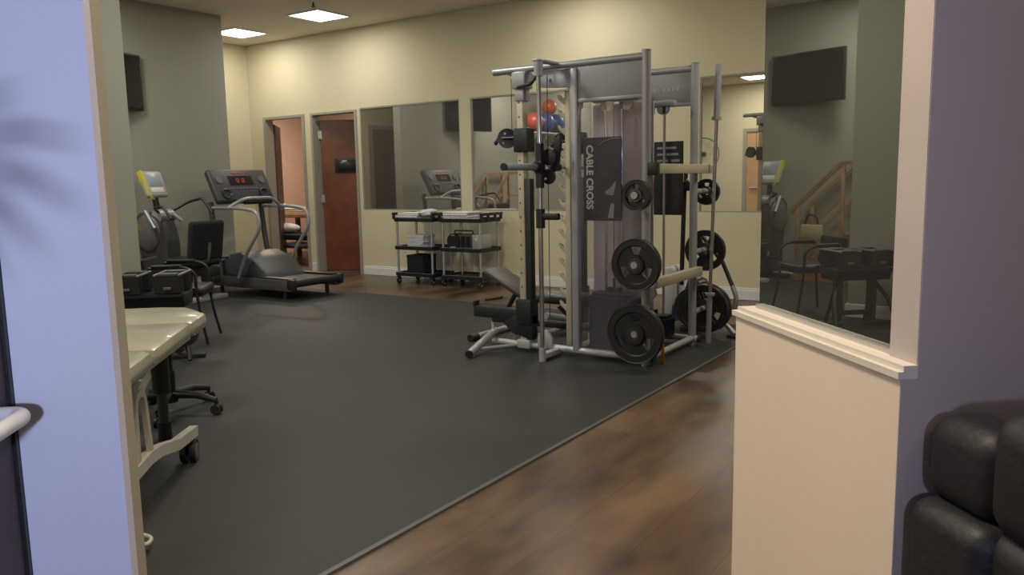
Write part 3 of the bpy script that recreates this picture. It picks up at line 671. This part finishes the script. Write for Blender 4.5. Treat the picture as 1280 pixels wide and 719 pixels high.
bb = thing('storage_box', 'matte black storage box on the lowest shelf of the left cart', 'box', (CX1+.29, CY_+.2, .1325))
obj('box_body', MB().box((-.14, -.14, 0), (.14, .14, .24), .01), 'fabric_black', bb); obj('box_lid', MB().box((-.145, -.145, .22), (.145, .145, .25), .008), 'fabric_black', bb)
ra = thing('portable_radio', 'black portable radio with rounded speaker on the middle shelf of the right cart', 'radio', (CX2+.22, CY_+.16, .4875))
obj('radio_body', MB().box((-.12, -.07, 0), (.24, .07, .19), .02, 3), 'treadmill', ra)
obj('speaker', MB().cyl((-.06, -.09, .10), (-.06, .06, .10), .098, seg=30), 'black', ra)
obj('speaker_trim', MB().box((-.10, -.094, .015), (-.02, -.089, .03)).box((-.09, -.094, .17), (-.03, -.089, .18)), 'silver', ra)
obj('radio_handle', MB().tube([(-.1, 0, .18), (-.1, 0, .23), (.2, 0, .23), (.2, 0, .18)], .009, 10, .03), 'black', ra)
obj('radio_grille', MB().box((.06, -.074, .03), (.12, -.069, .16)).box((.14, -.074, .03), (.2, -.069, .16)), 'dark_glass', ra)
gc = thing('grey_case', 'light grey plastic case beside the radio on the right cart', 'case', (CX2+.54, CY_+.18, .4875))
obj('case_body', MB().box((-.07, -.12, 0), (.07, .12, .19), .012), 'silver', gc); obj('case_latch', MB().box((-.02, -.126, .12), (.02, -.119, .15)), 'white_plastic', gc)

# ------------------------------------------------------------------ treadmill
tm = thing('treadmill', 'charcoal treadmill with red-lit console by the doorway, facing the left wall', 'treadmill', (-7.33, 6.57, MZ))
# local: x from 0 (rear) to -1.9 (front); y half width .41
obj('side_rail', MB().box((-1.40, -.39, .10), (0.05, -.31, .235), .012), 'bronze', tm)
obj('side_rail', MB().box((-1.40, .31, .10), (.05, .39, .235), .012), 'bronze', tm)
obj('step_strip', MB().box((-1.38, -.38, .235), (.04, -.28, .25), .004).box((-1.38, .28, .235), (.04, .38, .25), .004), 'black', tm)
obj('belt', MB().box((-1.38, -.30, .18), (.03, .30, .225), .02), 'belt', tm)
obj('rear_roller', MB().cyl((.065, -.35, .19), (.065, .35, .19), .045, seg=24).box((-.01, -.40, .12), (.115, -.34, .245), .02).box((-.01, .34, .12), (.115, .40, .245), .02), 'black', tm)
for x, y in ((-.12, -.33), (-.12, .33), (-1.3, -.33), (-1.3, .33)): obj('foot', MB().cyl((x, y, 0), (x, y, .12), .025), 'black', tm)
hd = MB(); pr2 = [(-1.78, .10), (-1.9, .14), (-1.92, .26), (-1.82, .40), (-1.62, .50), (-1.42, .53), (-1.2, .46), (-1.0, .32), (-.9, .235), (-.9, .10)]
hd.prism([(x+.47, -.31, z) for x, z in pr2], (0, .62, 0), .05); obj('motor_hood', hd, 'treadmill', tm)
obj('hood_badge', MB().box((-.70, -.394, .14), (-.12, -.3895, .215)), 'bronze', tm, False)
obj('rail_logo', MB().box((-.28, -.3955, .165), (-.14, -.3942, .182)), 'faded_red', tm, False)
for y in (-.38, .38):
    obj('upright', MB().tube([(-1.52, y, .2), (-1.62, y, .75), (-1.66, y, 1.16)], .034, 14, .1), 'treadmill', tm)
    obj('handrail', MB().tube([(-1.62, y, 1.09), (-1.1, y, 1.09), (-.78, y, 1.05), (-.74, y, .86), (-1.05, y, .52), (-1.2, y, .24)], .021, 14, .16), 'steel', tm)
cr = Ry(math.radians(-32))
cp = Vector((-1.56, 0, 1.345))
con = obj('console', MB().cbox(cp, (.10, .86, .46), .035, 3, Ry(math.radians(-28))), 'treadmill', tm)
def onc(u, v, t): # u along y, v up the face
    m4 = Matrix.Translation(cp) @ Ry(math.radians(-28)); return m4 @ Vector((.05+t, u, v))
Rc = Ry(math.radians(-28))
obj('display', MB().cbox(onc(0, .06, .002), (.006, .36, .13), .002, 1, Rc), 'dark_glass', con)
dg = MB()
for u in (-.05, .03): 
    for vv in (.035, .06, .085): dg.cbox(onc(u, vv, .0065), (.002, .035, .007), 0, 1, Rc)
    for uu in (-.018, .018): dg.cbox(onc(u+uu, .06, .0065), (.002, .006, .05), 0, 1, Rc)
dg.cbox(onc(0, .165, .004), (.002, .22, .012), 0, 1, Rc)
obj('red_digits', dg, 'red_led', con)
bt = MB()
for u in (-.32, .32): bt.lathe([(0, .0), (.05, 0), (.05, .012), (0, .014)], Matrix.Translation(onc(u, .07, 0)) @ Rc @ Ry(PI/2), 20)
for k in range(9): bt.cbox(onc(-.2+k*.05, -.05, .003), (.008, .035, .022), .002, 1, Rc)
obj('buttons', bt, 'treadmill_hi', con)
for u in (-.28, .28): cu = MB(); cu.lathe([(.045, 0), (.075, 0), (.075, .02), (.06, .024), (.045, .008), (0, .004)], Matrix.Translation(onc(u, -.13, 0)) @ Rc @ Ry(PI/2), 22); obj('cup_holder', cu, 'black', con)
obj('front_grab_bar', MB().tube([(-1.30, -.40, 1.09), (-1.22, -.22, 1.20), (-1.22, .22, 1.20), (-1.30, .40, 1.09)], .022, 14, .12), 'steel', tm)
obj('grab_bar_grip', MB().tube([(-1.235, -.2, 1.16), (-1.235, .2, 1.16)], .035, 14), 'black', tm)

for c in tm.children:
    if c.name.split('.')[0] in ('upright', 'handrail', 'console', 'front_grab_bar', 'grab_bar_grip'): c.location.x += .31; c.location.z -= .02

# ------------------------------------------------------------------ recumbent bike
rb = thing('recumbent_bike', 'black recumbent exercise bike with yellow-edged console in front of the grey wall', 'exercise bike', (-8.03, 5.70, MZ), .17)
bo = MB(); pf2 = [(-1.26, .06), (-1.29, .35), (-1.33, .62), (-1.40, .84), (-1.38, .98), (-1.27, 1.05), (-1.10, 1.04), (-.97, .99), (-.90, .88), (-.86, .70), (-.86, .42), (-.74, .22), (-.70, .06)]
bo.prism([(x, -.11, z) for x, z in pf2], (0, .22, 0), .04); obj('shroud', bo, 'treadmill', rb)
obj('shroud_shell', MB().sph((-1.15, -.11, .80), (.20, .05, .22), 24, 14).sph((-1.15, .11, .80), (.20, .05, .22), 24, 14), 'treadmill_hi', rb)
obj('neck', MB().tube([(-1.08, 0, 1.0), (-1.12, 0, 1.26)], .035, 14), 'black', rb)
ch = Rz(0) @ Ry(math.radians(-20))
cpt = Vector((-1.12, 0, 1.37))
cs = obj('console', MB().cbox(cpt, (.07, .30, .33), .05, 3, ch), 'silver', rb)
m4 = Matrix.Translation(cpt) @ ch
obj('console_screen', MB().cbox(m4 @ Vector((.036, 0, .04)), (.006, .20, .15), .01, 2, ch), 'lcd', cs)
obj('console_keys', MB().cbox(m4 @ Vector((.036, 0, -.08)), (.006, .18, .06), .006, 2, ch), 'white_plastic', cs)
ye = MB().prism([m4 @ Vector(q) for q in ((-.035, -.156, .17), (.035, -.156, .17), (.035, -.14, -.15), (.02, -.08, -.20), (-.035, -.14, -.15))], (0, .03, 0), .008)
obj('yellow_edge', ye, 'yellow_plastic', cs)
obj('handlebar', MB().tube([(-1.02, -.1, 1.05), (-.90, -.26, 1.10), (-.72, -.30, 1.12), (-.60, -.30, .98)], .017, 12, .05).tube([(-1.02, .1, 1.05), (-.90, .26, 1.16), (-.72, .30, 1.20), (-.58, .30, 1.02)], .017, 12, .05), 'black', rb)
obj('chrome_bracket', MB().tube([(-1.14, -.13, 1.06), (-.96, -.17, .86)], .022, 12).tube([(-.90, .05, 1.02), (-.84, .12, .94)], .022, 12).cyl((-1.0, -.1, 1.0), (-1.0, .12, 1.0), .08), 'steel', rb)
obj('beam', MB().box((-.75, -.05, .22), (.05, .05, .31), .01), 'black', rb)
obj('seat_post', MB().box((-.27, -.055, .04), (-.14, .055, .34), .012), 'silver', rb)
obj('rear_stabiliser', MB().box((-.28, -.36, 0), (-.14, .36, .05), .012), 'silver', rb)
obj('front_stabiliser', MB().box((-1.16, -.3, 0), (-1.06, .3, .05), .012), 'black', rb)
obj('seat_cushion', MB().box((-.66, -.21, .42), (-.14, .21, .52), .04, 3).box((-.55, -.08, .31), (-.05, .08, .42), .01), 'vinyl_black', rb)
obj('seat_back', MB().cbox((-.06, -.02, .72), (.09, .50, .46), .04, 4, Ry(.16)), 'fabric_black', rb)
obj('back_bracket', MB().tube([(-.2, 0, .38), (-.06, 0, .5), (-.03, 0, .7)], .025, 12, .06).tube([(.0, -.28, .5), (-.3, -.30, .48)], .014, 10).tube([(.0, .28, .5), (-.3, .30, .48)], .014, 10), 'chrome', rb)
for s in (-1, 1):
    c_ = obj('pedal', MB().box((-.86+s*.09, s*.16, .36+s*.1), (-.74+s*.09, s*.26, .39+s*.1), .006), 'black', rb)
    obj('crank', MB().box((-.84, s*.13, .36), (-.80+s*.08, s*.15, .39+s*.1), .004), 'steel', c_)

for c in rb.children:
    n0 = c.name.split('.')[0]
    if n0 in ('shroud', 'shroud_shell', 'neck', 'console', 'handlebar', 'chrome_bracket', 'front_stabiliser', 'pedal'): c.location.x += .28
    if n0 == 'seat_cushion': c.location.x += .08
    if n0 == 'handlebar': c.location.x += .05

# ------------------------------------------------------------------ chair with arms
ch_ = thing('visitor_chair', 'black metal-framed armchair with padded seat behind the dumbbell stand', 'chair', (-6.275, 4.137, MZ), WR)
# local: +x faces front (along the partition direction), y across
for s in (-1, 1):
    obj('leg', MB().tube([(.17, s*.235, .44), (.19, s*.235, .25), (.24, s*.255, 0)], .0125, 12, .08), 'black', ch_)
    obj('leg', MB().tube([(-.20, s*.22, .44), (-.24, s*.23, .0)], .0125, 12), 'black', ch_)
    obj('armrest', MB().tube([(-.2, s*.24, .66), (.08, s*.25, .67), (.17, s*.245, .62), (.17, s*.235, .42)], .0135, 12, .08), 'black', ch_)
    obj('arm_pad', MB().box((-.18, s*.24-.025, .665), (.06, s*.24+.025, .69), .01), 'black', ch_)
obj('seat', MB().box((-.22, -.225, .42), (.22, .225, .485), .025, 3), 'vinyl_black', ch_)
obj('seat_rail', MB().box((-.21, -.235, .405), (.21, .235, .42), .004), 'black', ch_)
obj('backrest', MB().cbox((-.255, 0, .66), (.045, .44, .15), .02, 3, Ry(-.12)), 'fabric_black', ch_)
obj('back_frame', MB().tube([(-.21, -.21, .42), (-.28, -.21, .72), (-.28, .21, .72), (-.21, .21, .42)], .0125, 12, .06), 'black', ch_)

# ------------------------------------------------------------------ dumbbell stand with two block dumbbells
ds = thing('dumbbell_stand', 'black angled-leg stand holding two block dumbbells, beside the grey column', 'stand', (-5.76, 3.545, MZ), WR)
obj('tray', MB().prism([(-.27, -.15, .42), (-.27, .15, .42), (-.27, .20, .525), (-.27, -.20, .525)], (.54, 0, 0), .01), 'black', ds)
obj('tray_rim', MB().box((-.29, -.22, .51), (.29, -.20, .53)).box((-.29, .20, .51), (.29, .22, .53)), 'black', ds)
for s in (-1, 1):
    obj('leg', MB().box((s*.17-.025, -.06, .05), (s*.17+.025, .06, .43), .008), 'black', ds)
    obj('brace', MB().tube([(s*.17, .0, .42), (s*.27, -.14, .24), (s*.30, -.26, .02)], .018, 10, .05).tube([(s*.17, .0, .42), (s*.20, .17, .02)], .018, 10), 'black', ds)
    obj('foot', MB().box((s*.24-.13, -.04, 0), (s*.24+.13, .04, .035), .008), 'black', ds)
obj('stretcher', MB().box((-.17, -.02, .1), (.17, .02, .14)), 'black', ds)
def block_db(o):
    for s in (-1, 1):
        b = MB()
        for k in range(5): b.box((-.105, s*.15-.055+k*.022, .0), (.105, s*.15-.055+k*.022+.0195, .145), .006, 1)
        h = obj('weight_block', b, 'black_rubber', o)
        obj('top_plate', MB().box((-.07, s*.15-.052, .145), (.07, s*.15+.052, .152), .002), 'treadmill_hi', h)
    for x in (-.095, .095): obj('side_bar', MB().box((x-.008, -.21, .135), (x+.008, .21, .15), .003), 'steel', o)
    obj('handle', MB().cyl((0, -.095, .085), (0, .095, .085), .017), 'hub', o)
    obj('selector_pin', MB().box((-.03, -.225, .03), (.03, -.208, .05), .004), 'treadmill_hi', o)
def wl(x, y, z): return Vector((-5.76+math.cos(WR)*x-math.sin(WR)*y, 3.545+math.sin(WR)*x+math.cos(WR)*y, z+MZ))
g0 = thing('block_dumbbell', 'black adjustable block dumbbell on the stand, the one nearer the grey column', 'dumbbell', wl(-.15, 0, .535), WR, 'block dumbbells on the stand'); block_db(g0)
g0.scale = (.95, .8, 1); ds.scale = (.95, .8, 1)
dup(g0, wl(.15, 0, .535), WR, 'black adjustable block dumbbell on the stand, the one nearer the armchair legs')

# ------------------------------------------------------------------ treatment table
TB = Vector((-3.735, 2.59, 0)); TR = math.atan2(dy, dx)
tt = thing('treatment_table', 'sage green vinyl treatment table on off-white wheeled frame behind the white pillar', 'treatment table', (TB.x, TB.y, MZ), TR)
# local: x = 0 at the far end running to -1.9, y = 0 at the opening side and positive away from it
def pad(x0, x1, y0, y1, z0, z1, tip=False):
    t = MB().box((x0, y0, z0), (x1, y1, z1), .032, 4)
    for v in t.bm.verts:
        u = (v.co.x-x0)/(x1-x0); w2 = (v.co.y-y0)/(y1-y0)
        if v.co.z > (z0+z1)/2: v.co.z += .010*math.sin(PI*min(1, max(0, u)))*math.sin(PI*min(1, max(0, w2)))
    return t
def cushion(pts):
    t = MB().prism([(x, y, .62) for x, y in pts], (0, 0, .085), .038)
    p_ = obj('cushion', t, 'sage_vinyl', tt)
    return p_
cushion([(-.475, -.05), (-.21, -.055), (.0, .07), (.045, .22), (.045, .42), (.0, .56), (-.21, .68), (-.475, .68)])
cushion([(-1.12, -.06), (-.49, -.05), (-.49, .68), (-1.12, .68)])
cushion([(-1.95, -.08), (-1.14, -.06), (-1.14, .68), (-1.95, .68)])
obj('deck', MB().box((-1.9, .02, .595), (-.10, .61, .62), .004), 'black', tt)
obj('top_frame', MB().box((-1.85, .05, .555), (-.15, .09, .595), .006).box((-1.85, .54, .555), (-.15, .58, .595), .006), 'white_metal', tt)
obj('scissor_arm', MB().tube([(-.97, .03, .575), (-1.30, .03, .475), (-1.8, .03, .25)], 0, sq=(.03, .05)), 'white_metal', tt)
obj('scissor_arm', MB().tube([(-.97, .58, .575), (-1.30, .58, .475), (-1.8, .58, .25)], 0, sq=(.03, .05)), 'white_metal', tt)
for y in (.01, .60):
    obj('base_rail', MB().tube([(-1.75, y, .25), (-1.12, y, .25), (-.98, y, .235), (-.70, y, .17), (-.38, y, .135)], 0, sq=(.04, .05)), 'white_metal', tt)
    obj('frame_arch', MB().tube([(-1.25, y-.005, .26), (-1.24, y-.005, .53), (-1.13, y-.005, .54), (-1.09, y-.005, .27)], 0, fillet=.07, sq=(.02, .03)), 'white_metal', tt)
lc = obj('lift_column', MB().cyl((-.06, .24, .26), (-.06, .24, .60), .045).box((-.10, .20, .55), (-.02, .28, .61)), 'black', tt)
obj('lift_piston', MB().cyl((-.06, .24, .10), (-.06, .24, .26), .026), 'hub', lc)
obj('column_foot', MB().cyl((-.06, .24, .0), (-.06, .24, .10), .036), 'black', lc)
for x, y in ((-.45, .02), (-.45, .60), (-1.72, .02), (-1.72, .60)):
    c = obj('caster', MB().cyl((x, y-.035, .055), (x, y-.008, .055), .055, seg=24).cyl((x, y+.008, .055), (x, y+.035, .055), .055, seg=24), 'black', tt)
    obj('caster_fork', MB().box((x-.025, y-.007, .04), (x+.025, y+.007, .13), .004).box((x-.03, y-.025, .10), (x+.03, y+.025, .14), .008), 'hub', c)
    obj('caster_cap', MB().cyl((x, y-.038, .055), (x, y-.034, .055), .038, seg=20).cyl((x, y+.034, .055), (x, y+.038, .055), .038, seg=20), 'treadmill_hi', c)
obj('foot_pedal', MB().tube([(-1.40, .0, .06), (-1.40, -.075, .035), (-1.47, -.075, .035), (-1.49, .0, .06)], .008, 10, .03), 'white_metal', tt)

# ------------------------------------------------------------------ rolling stool
so = thing('rolling_stool', 'black five-star rolling stool pushed under the treatment table end', 'stool', (-4.30, 2.70, MZ), .45)
obj('seat', MB().lathe([(0, .42), (.16, .42), (.18, .44), (.185, .475), (.17, .50), (.12, .51), (0, .51)], Matrix.Identity(4), 36), 'vinyl_black', so)
obj('gas_post', MB().cyl((0, 0, .09), (0, 0, .42), .025).cyl((0, 0, .1), (0, 0, .26), .034), 'black', so)
obj('hub', MB().cyl((0, 0, .07), (0, 0, .14), .045, .035), 'black', so)
for k in range(5):
    a = k*2*PI/5; c, s = math.cos(a), math.sin(a)
    l_ = obj('base_leg', MB().tube([(c*.02, s*.02, .115), (c*.17, s*.17, .115), (c*.29, s*.29, .085)], [.026, .022, .017], 12), 'black', so)
    t = Vector((-s, c, 0))*.02; p = Vector((c*.29, s*.29, .03))
    obj('caster', MB().cyl(p-t*1.1, p-t*.25, .03).cyl(p+t*.25, p+t*1.1, .03).cyl(p, p+Vector((0, 0, .055)), .012).box((p.x-.02, p.y-.02, .035), (p.x+.02, p.y+.02, .06), .008), 'black_rubber', l_)

# ------------------------------------------------------------------ television
tvr = math.atan2(1.02, -.26)
tv = thing('television', 'black flat television on a swivel mount on the grey wall', 'television', (-9.01, 5.18, 2.585), tvr)
obj('bezel', MB().box((-.53, -.0, -.325), (.53, .045, .325), .008), 'black', tv)
obj('screen', MB().box((-.505, -.004, -.295), (.505, -.0005, .305)), 'screen', tv, False)
obj('mount_arm', MB().box((-.1, .045, -.12), (.1, .065, .12)).box((-.03, .06, -.03), (.03, .12, .03)), 'black', tv)

# ------------------------------------------------------------------ training stairs
st = thing('training_stairs', 'pine training stairs with handrails beside the grey wall, seen in the tinted mirror', 'stairs', (-8.86, 4.33, MZ))
# local: y+ = foot of the stairs, platform at y -.3..+.2
for k, (y0, y1, z) in enumerate(((-.35, .20, .60), (.20, .40, .45), (.40, .60, .30), (.60, .80, .15))):
    obj('step', MB().box((-.23, y0, z-.03), (.23, y1+.015, z), .004), 'step_wood', st)
    obj('riser', MB().box((-.23, y1-.02, z-.15), (.23, y1, z-.03)), 'step_wood', st)
for x in (-.26, .26):
    obj('side_panel', MB().prism([(x-.012, -.35, 0), (x-.012, .80, 0), (x-.012, .80, .12), (x-.012, .20, .57), (x-.012, -.35, .57)], (.024, 0, 0)), 'step_wood', st)
    obj('newel_post', MB().box((x-.022, .74, 0), (x+.022, .785, .93), .004), 'pine', st)
    obj('newel_post', MB().box((x-.022, .20, 0), (x+.022, .245, 1.45), .004), 'pine', st)
    obj('newel_post', MB().box((x-.022, -.34, 0), (x+.022, -.295, 1.45), .004), 'pine', st)
    obj('handrail', MB().tube([(x, .86, .86), (x, .80, .93), (x, .24, 1.47), (x, -.38, 1.47)], 0, sq=(.045, .05)), 'pine', st)
    obj('lower_rail', MB().tube([(x, .76, .55), (x, .22, 1.05), (x, -.32, 1.05)], 0, sq=(.03, .035)), 'pine', st)
ba = thing('tan_bag', 'tan bag with a black loop handle hanging on the stair rail', 'bag', (-8.50, 4.88, .56))
obj('bag_body', MB().box((-.03, -.13, .0), (.03, .13, .17), .012), 'tan', ba)
obj('bag_handle', MB().tube([(0, -.08, .16), (0, -.05, .28), (0, .05, .30), (0, .09, .16)], .012, 10, .06), 'black', ba)
obj('bag_hook', MB().box((-.09, -.02, .14), (-.03, .02, .17)), 'black', ba)

# ball shelf on grey wall (seen in back mirror)
sh = thing('ball_shelf', 'white wire shelf for exercise balls on the grey wall', 'shelf', (GX, 2.6, 2.30))
obj('shelf_rail', MB().tube([(.0, -.75, 0), (.42, -.75, 0), (.42, .65, 0), (0, .65, 0)], .014, 10).tube([(.16, -.75, 0), (.16, .65, 0)], .01, 8), 'white_plastic', sh)
obj('shelf_bracket', MB().prism([(0, -.5, 0), (.36, -.5, 0), (0, -.5, -.25)], (0, .02, 0)).prism([(0, .4, 0), (.36, .4, 0), (0, .4, -.25)], (0, .02, 0)), 'white_plastic', sh)
for x, y, z, r, m_, lab in ((.235, .46, .215, .2, 'ball_red', 'pink red exercise ball on the wall shelf, reflected in the back mirror'),
                            (.235, .04, .225, .21, 'ball_blue', 'blue exercise ball under the orange ball on the wall shelf'),
                            (.235, -.40, .225, .21, 'ball_blue', 'blue exercise ball nearest the column end of the wall shelf'),
                            (.235, -.15, .56, .16, 'ball_orange', 'orange exercise ball resting on top of the blue balls')):
    b_ = tag(obj('exercise_ball', MB().sph((0, 0, 0), r, 36, 20), m_), lab, 'exercise ball', 'exercise balls on the shelf'); b_.location = (GX+x, 2.6+y, 2.30+z)

# shoulder wheel on the front wall
sw = thing('shoulder_wheel', 'thin round wheel mounted on the yellow front wall, reflected in the right mirror', 'exercise wheel', (-7.35, FY, 1.90))
ring = [Vector((.40*math.cos(2*PI*k/40), .09, .40*math.sin(2*PI*k/40))) for k in range(40)]
obj('rim', MB().tube(ring, .011, 8, closed=True), 'black', sw)
sp = MB()
for k in range(6): sp.cyl((0, .09, 0), (.40*math.cos(k*PI/3), .09, .40*math.sin(k*PI/3)), .005, seg=8)
obj('spokes', sp, 'steel', sw); obj('hub', MB().cyl((0, 0, 0), (0, .11, 0), .05), 'black', sw)
# ------------------------------------------------------------------ office chair (dark shape at the right edge of the tinted mirror)
oc = thing('office_chair', 'black high-backed office chair beside the grey column, at the edge of the tinted mirror', 'office chair', (-5.99, 2.86, MZ), -PI/2)
obj('seat', MB().box((-.24, -.24, .44), (.24, .24, .53), .04, 3), 'fabric_black', oc)
obj('backrest', MB().cbox((-.27, 0, .71), (.08, .44, .40), .04, 3, Ry(-.1)), 'fabric_black', oc)
obj('back_stem', MB().tube([(-.05, 0, .43), (-.30, 0, .46), (-.33, 0, .75)], .022, 10, .08), 'black', oc)
obj('gas_post', MB().cyl((0, 0, .08), (0, 0, .44), .03), 'black', oc)
for k in range(5):
    a = k*2*PI/5; c, s = math.cos(a), math.sin(a)
    l_ = obj('base_leg', MB().tube([(0, 0, .11), (c*.29, s*.29, .075)], [.025, .018], 10), 'black', oc)
    obj('caster', MB().sph((c*.29, s*.29, .03), (.028, .028, .03), 12, 8), 'black_rubber', l_)

# ------------------------------------------------------------------ treatment room
rt = thing('massage_table', 'wooden treatment table with a folded white sheet in the room beyond the narrow doorway', 'treatment table', (-11.0, 10.0, 0))
obj('table_top', MB().box((-.9, -.36, .76), (1.0, .36, .83), .012), 'pine', rt)
for x in (-.82, .92):
    for y in (-.3, .3): obj('leg', MB().box((x-.035, y-.035, 0), (x+.035, y+.035, .76), .004), 'dark_door', rt)
obj('shelf', MB().box((-.82, -.3, .25), (.92, .3, .28)), 'dark_door', rt)
towel_flat('folded_sheet', 'folded white sheet on the wooden treatment table', -10.95, 10.0, .831, 1.4, .55, .10, .0, 3, 'sheet')
lb = thing('low_couch', 'low dark bench with a white pillow in front of the wooden treatment table', 'bench', (-10.75, 9.3, 0))
obj('bench_pad', MB().box((-.75, -.24, .42), (.75, .24, .52), .03, 3), 'fabric_black', lb)
obj('bench_frame', MB().box((-.72, -.2, .28), (.72, .2, .31), .005), 'dark_door', lb)
for x in (-.65, .65):
    for y in (-.18, .18): obj('leg', MB().cyl((x, y, 0), (x, y, .42), .02), 'black', lb)
pi_ = tag(obj('pillow', MB().sph((0, 0, 0), (.30, .17, .085), 24, 14), 'towel'), 'plump white pillow on the low bench beyond the narrow doorway', 'pillow'); pi_.location = (-10.95, 9.28, .606)
fb_ = tag(obj('folded_blanket', MB().cbox((0, 0, .02), (.34, .3, .045), .018, 3), 'towel'), 'folded white blanket on the under-frame of the low bench', 'blanket'); fb_.location = (-10.6, 9.28, .3125)
rl = thing('ceiling_downlight', 'round white ceiling light in the room beyond the narrow doorway', 'ceiling light', (-11.25, 9.7, 2.95))
obj('trim_ring', MB().lathe([(.14, 0), (.16, 0), (.16, -.015), (.14, -.012)], Matrix.Identity(4), 30), 'white_plastic', rl); obj('diffuser', MB().cyl((0, 0, -.011), (0, 0, -.001), .14, seg=30), 'lamp', rl)

# ------------------------------------------------------------------ recliner
rc = thing('recliner', 'black leather recliner with pillowed wings against the mauve wall', 'recliner', sn(-.10, .045, -.012), WR)
# local: x along the wall to the right, -y towards the lobby
def puff(mb, lo, hi, bev, seg=5): return mb.box(lo, hi, bev, seg)
for x in (0, .70):
    xx = .035 if x == 0 else 0
    obj('back_wing', puff(MB(), (x+xx, -.20, .705), (x+.16+xx/2, -.004, .885), .05), 'leather', rc)
    obj('back_wing', puff(MB(), (x+.0, -.22, .40), (x+.17, -.004, .715), .045), 'leather', rc)
obj('back_cushion', puff(MB(), (.03, -.37, .70), (.83, -.175, .94), .06), 'leather', rc)
obj('back_cushion', puff(MB(), (.03, -.38, .40), (.83, -.18, .715), .05), 'leather', rc)
obj('armrest', puff(MB(), (-.03, -1.05, .08), (.15, -.22, .58), .06), 'leather', rc)
obj('armrest', puff(MB(), (.72, -1.05, .08), (.90, -.22, .58), .06), 'leather', rc)
obj('seat_cushion', puff(MB(), (.15, -1.02, .28), (.72, -.36, .46), .06), 'leather', rc)
obj('base', MB().box((.0, -.98, .03), (.87, -.01, .3), .02), 'leather', rc)
for x in (.03, .8):
    for y in (-.85, -.06): obj('foot', MB().cyl((x, y, .012), (x, y, .05), .03), 'black', rc)

# ------------------------------------------------------------------ other lights
def area(name, loc, target, size, power, col, spread=180):
    L = bpy.data.lights.new(name, 'AREA'); L.size = size; L.energy = power; L.color = col; L.spread = math.radians(spread)
    o = bpy.data.objects.new(name, L); COL.objects.link(o); o.location = loc
    o.rotation_euler = (Vector(target)-Vector(loc)).to_track_quat('-Z', 'Y').to_euler(); return o
area('lobby_daylight', sn(-3.9, .9, 1.7), sn(-.1, 1.75, 1.35), .16, 16, (.53, .62, 1.0), 70)
area('lobby_warm_light', sn(.3, 1.2, CZ-.05), sn(.3, .55, .3), .5, 60, (1, .82, .62), 150)
area('lobby_fill', sn(-2.0, -.8, CZ-.05), sn(-2.0, -.8, 0), 1.2, 14, (.95, .85, .95))
area('room_light', (-11.25, 9.7, 2.92), (-11.25, 9.7, 0), .25, 45, (1, .80, .64))
area('room_light', (-8.4, 10.4, 2.9), (-8.6, 9.0, 1.0), .4, 14, (1, .72, .55))
w = bpy.data.worlds.new('world'); SC.world = w; w.use_nodes = True
w.node_tree.nodes['Background'].inputs['Color'].default_value = (.5, .48, .45, 1); w.node_tree.nodes['Background'].inputs['Strength'].default_value = .05

# potted palm by the lobby door
pp = thing('potted_palm', 'potted palm beside the lobby door, its leaf shadow on the white pillar', 'plant', sn(-1.06, 1.60, 0), 0)
obj('pot', MB().lathe([(0, 0), (.09, 0), (.115, .24), (.12, .26), (.105, .26), (.1, .22), (0, .22)]), 'pot', pp)
obj('stem', MB().tube([(0, 0, .2), (.01, .0, .8), (.0, .01, 1.50)], [.022, .016, .010], 10), 'pine', pp)
wv = Vector((-nx, -ny, 0)); dv = Vector((dx, dy, 0))
for k, (ang, ln, tilt) in enumerate(((0.15, .24, .2), (-.25, .24, .05), (-.6, .22, -.1), (-1.0, .20, .1), (.6, .20, .0), (2.5, .10, .3), (-1.5, .2, -.2))):
    base = Vector((0, .01, 1.49)); dirv = wv*math.cos(ang)*.9 + Vector((0, 0, 1))*math.sin(ang) + dv*tilt
    dirv.normalize(); side = dirv.cross(dv).normalized()
    lf = MB()
    mid = base+dirv*ln*.5
    tip = base+dirv*ln*.85+Vector((0, 0, -.03)); wd = .011
    A_ = [lf.bm.verts.new(p) for p in (base, mid+side*wd, tip, mid-side*wd)]
    lf.bm.faces.new(A_)
    obj('leaf', lf, 'leaf', pp)
